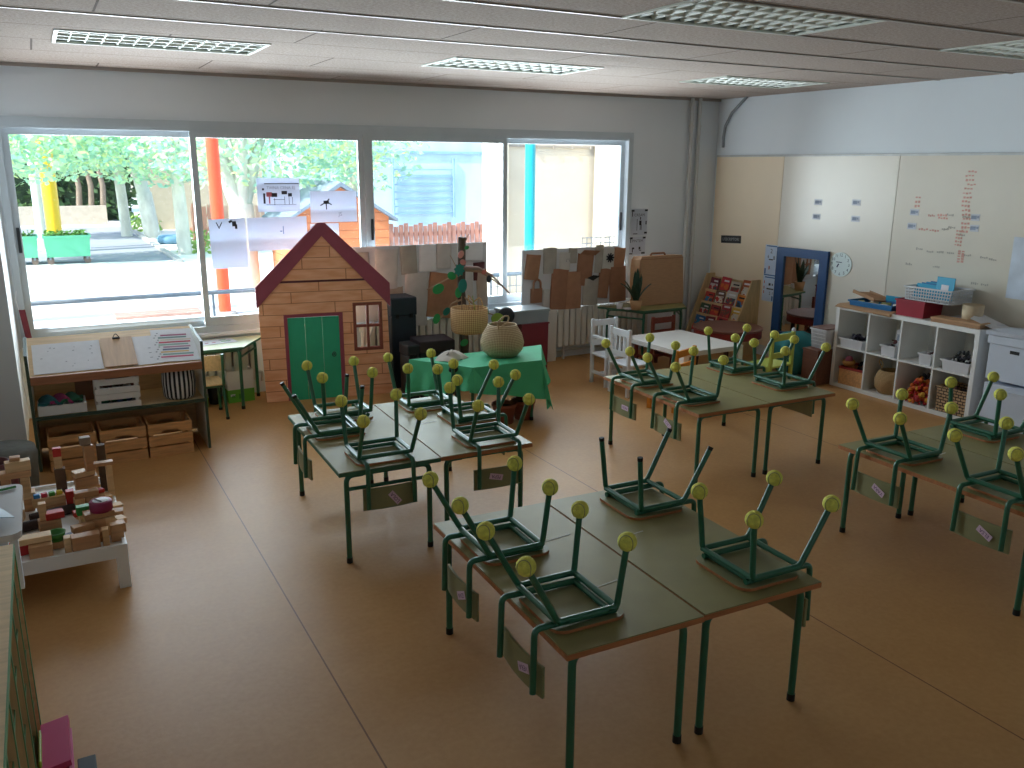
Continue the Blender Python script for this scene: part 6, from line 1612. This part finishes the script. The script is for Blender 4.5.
# wooden fence
FEN = wood('fence_board', '#c98a74', .8, axis='z')
t = thing('wooden_fence', 'reddish wooden board fence below the pale building', 'fence', (0, 0, 0))
f = MB()
for k in range(44): f.bx(4.6 + .105 * k, 4.6 + .105 * k + .085, 16.2, 16.23, G + .05, .86 + .03 * (k % 3))
f.build('boards', FEN, t); MB().bx(4.6, 9.2, 16.23, 16.27, .25, .33).bx(4.6, 9.2, 16.23, 16.27, .66, .74).build('rail', FEN, t)
for k in range(4): MB().bx(4.65 + 1.4 * k, 4.75 + 1.4 * k, 16.27, 16.37, G, .84).build('fence_post', FEN, t)
t = thing('wooden_fence', 'pale wooden board fence behind the sheets on the second pane', 'fence', (0, 0, 0))
f = MB()
for k in range(30): f.bx(3.55 + .14 * k, 3.55 + .14 * k + .11, 24.2, 24.23, G + .05, .95 + .04 * (k % 2))
f.build('boards', wood('pale_board', '#c8a08a', .85, axis='z'), t); MB().bx(3.5, 7.8, 24.23, 24.28, .3, .4).build('rail', FEN, t)
t = thing('wooden_gate', 'reddish wooden gate at the right edge of the leftmost pane', 'gate', (3.55, 23.6, G))
for k in range(3): MB().bx(.16 * k, .16 * k + .13, -.02, .02, .05, 1.05).build('board', FEN, t)
MB().bx(-.06, 0, -.04, .04, 0, 1.15).build('gate_post', FEN, t); MB().bx(0, .48, .02, .05, .8, .88).build('rail', FEN, t)
# wooden shed with dark roof
SHEDM = stripes_mat('shed_boards', 2, .14, .1, '#a85f3c', '#cf7f52', .8)
t = thing('garden_shed', 'orange wooden shed with a dark gable roof outside the middle panes', 'shed', (0, 0, 0))
sx0, sx1, sy0, sy1, sz = 3.55, 5.24, 14.0, 15.3, 1.20
MB().prism([(sx0, G), (sx1, G), (sx1, sz), ((sx0 + sx1) / 2, sz + .50), (sx0, sz)], sy1 - sy0, M=frame((0, sy1, 0), (1, 0, 0), (0, 0, 1))).build('board_walls', SHEDM, t)
RFM = mat('slate_roof', '#7d8b98', .8, var=.1)
for sg in (-1, 1):
    xm, xe = (sx0 + sx1) / 2, (sx0 if sg < 0 else sx1) + sg * .12
    MB().prism([(xm, sz + .58), (xe, sz - .03), (xe, sz - .08), (xm, sz + .51)] if sg > 0 else [(xm, sz + .51), (xe, sz - .08), (xe, sz - .03), (xm, sz + .58)], sy1 - sy0 + .24, M=frame((0, sy1 + .12, 0), (1, 0, 0), (0, 0, 1))).build('roof_slope', RFM, t)
# ================================================================== LIGHT, SKY, CAMERA
W = bpy.data.worlds.new('sky'); S.world = W; W.use_nodes = True
wt = W.node_tree; bg = wt.nodes['Background']
sk = wt.nodes.new('ShaderNodeTexSky'); sk.sky_type = 'NISHITA'; sk.sun_disc = False
SUN_EL, SUN_AZ = math.radians(46), math.radians(-104)
sk.sun_elevation = SUN_EL; sk.sun_rotation = SUN_AZ; sk.air_density = 1.0; sk.dust_density = 1.2; sk.altitude = 300
wt.links.new(sk.outputs[0], bg.inputs[0]); bg.inputs[1].default_value = SKY_STRENGTH
sd = bpy.data.lights.new('sun', 'SUN'); sd.energy = SUN_ENERGY; sd.angle = math.radians(.6); sd.color = (1, .95, .86)
so = bpy.data.objects.new('sun', sd); COL.objects.link(so)
# sun from the left (west of the window wall), grazing the facade
d = Vector((math.cos(SUN_EL) * .97, math.cos(SUN_EL) * .24, -math.sin(SUN_EL)))
so.rotation_euler = d.to_track_quat('-Z', 'Y').to_euler()
# daylight portal in the window opening (emits nothing itself)
pl = bpy.data.lights.new('window_portal', 'AREA'); pl.shape = 'RECTANGLE'; pl.size = WX1 - WX0; pl.size_y = WZ1 - WZ0; pl.cycles.is_portal = True
po = bpy.data.objects.new('window_portal', pl); COL.objects.link(po); po.location = ((WX0 + WX1) / 2, YB + .2, (WZ0 + WZ1) / 2); po.rotation_euler = (-PI / 2, 0, 0)

# added lamp filling the window opening, boosting the daylight from sky and sun
dl = bpy.data.lights.new('window_fill', 'AREA'); dl.shape = 'RECTANGLE'; dl.size = WX1 - WX0 - .4; dl.size_y = WZ1 - WZ0 - .1; dl.energy = DAY_FILL; dl.color = (.80, .92, 1.0)
do = bpy.data.objects.new('window_fill', dl); COL.objects.link(do); do.location = ((WX0 + WX1) / 2, YB + .125, (WZ0 + WZ1) / 2); do.rotation_euler = (-PI / 2, 0, 0)
# added lamps tilted upward, brightening ceiling and room beyond the real ground bounce
gl = bpy.data.lights.new('upward_fill', 'AREA'); gl.shape = 'RECTANGLE'; gl.size = WX1 - WX0 - .4; gl.size_y = .26; gl.energy = BOUNCE_FILL / 7; gl.color = (.87, .945, 1.0)
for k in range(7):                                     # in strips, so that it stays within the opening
    go = bpy.data.objects.new('upward_fill', gl); COL.objects.link(go); go.location = ((WX0 + WX1) / 2, YB + .095, .78 + .245 * k); go.rotation_euler = (-PI / 2 - math.radians(32), 0, 0)

cam = bpy.data.cameras.new('camera'); co = bpy.data.objects.new('camera', cam); COL.objects.link(co)
F_PX = 855.6; yaw, pitch, roll = math.radians(28.65), math.radians(14.4), math.radians(.33)
f = Vector((math.sin(yaw) * math.cos(pitch), math.cos(yaw) * math.cos(pitch), -math.sin(pitch)))
rt = Vector((math.cos(yaw), -math.sin(yaw), 0)); up = rt.cross(f)
r2 = rt * math.cos(roll) + up * math.sin(roll); u2 = -rt * math.sin(roll) + up * math.cos(roll)
co.matrix_world = Matrix(((r2.x, u2.x, -f.x, 0), (r2.y, u2.y, -f.y, 0), (r2.z, u2.z, -f.z, 2.07), (0, 0, 0, 1)))
cam.sensor_width = 36; cam.lens = F_PX / 1024 * 36; cam.clip_start = .02; cam.clip_end = 300
S.camera = co
S.view_settings.view_transform = 'Standard'; S.view_settings.look = 'None'; S.view_settings.gamma = 1; S.view_settings.use_curve_mapping = False
S.view_settings.exposure = EXPOSURE
S.cycles.use_denoising = True
S.cycles.max_bounces = 10; S.cycles.diffuse_bounces = 6; S.cycles.glossy_bounces = 4; S.cycles.transparent_max_bounces = 12
S.cycles.sample_clamp_indirect = 6; S.cycles.caustics_reflective = False; S.cycles.caustics_refractive = False
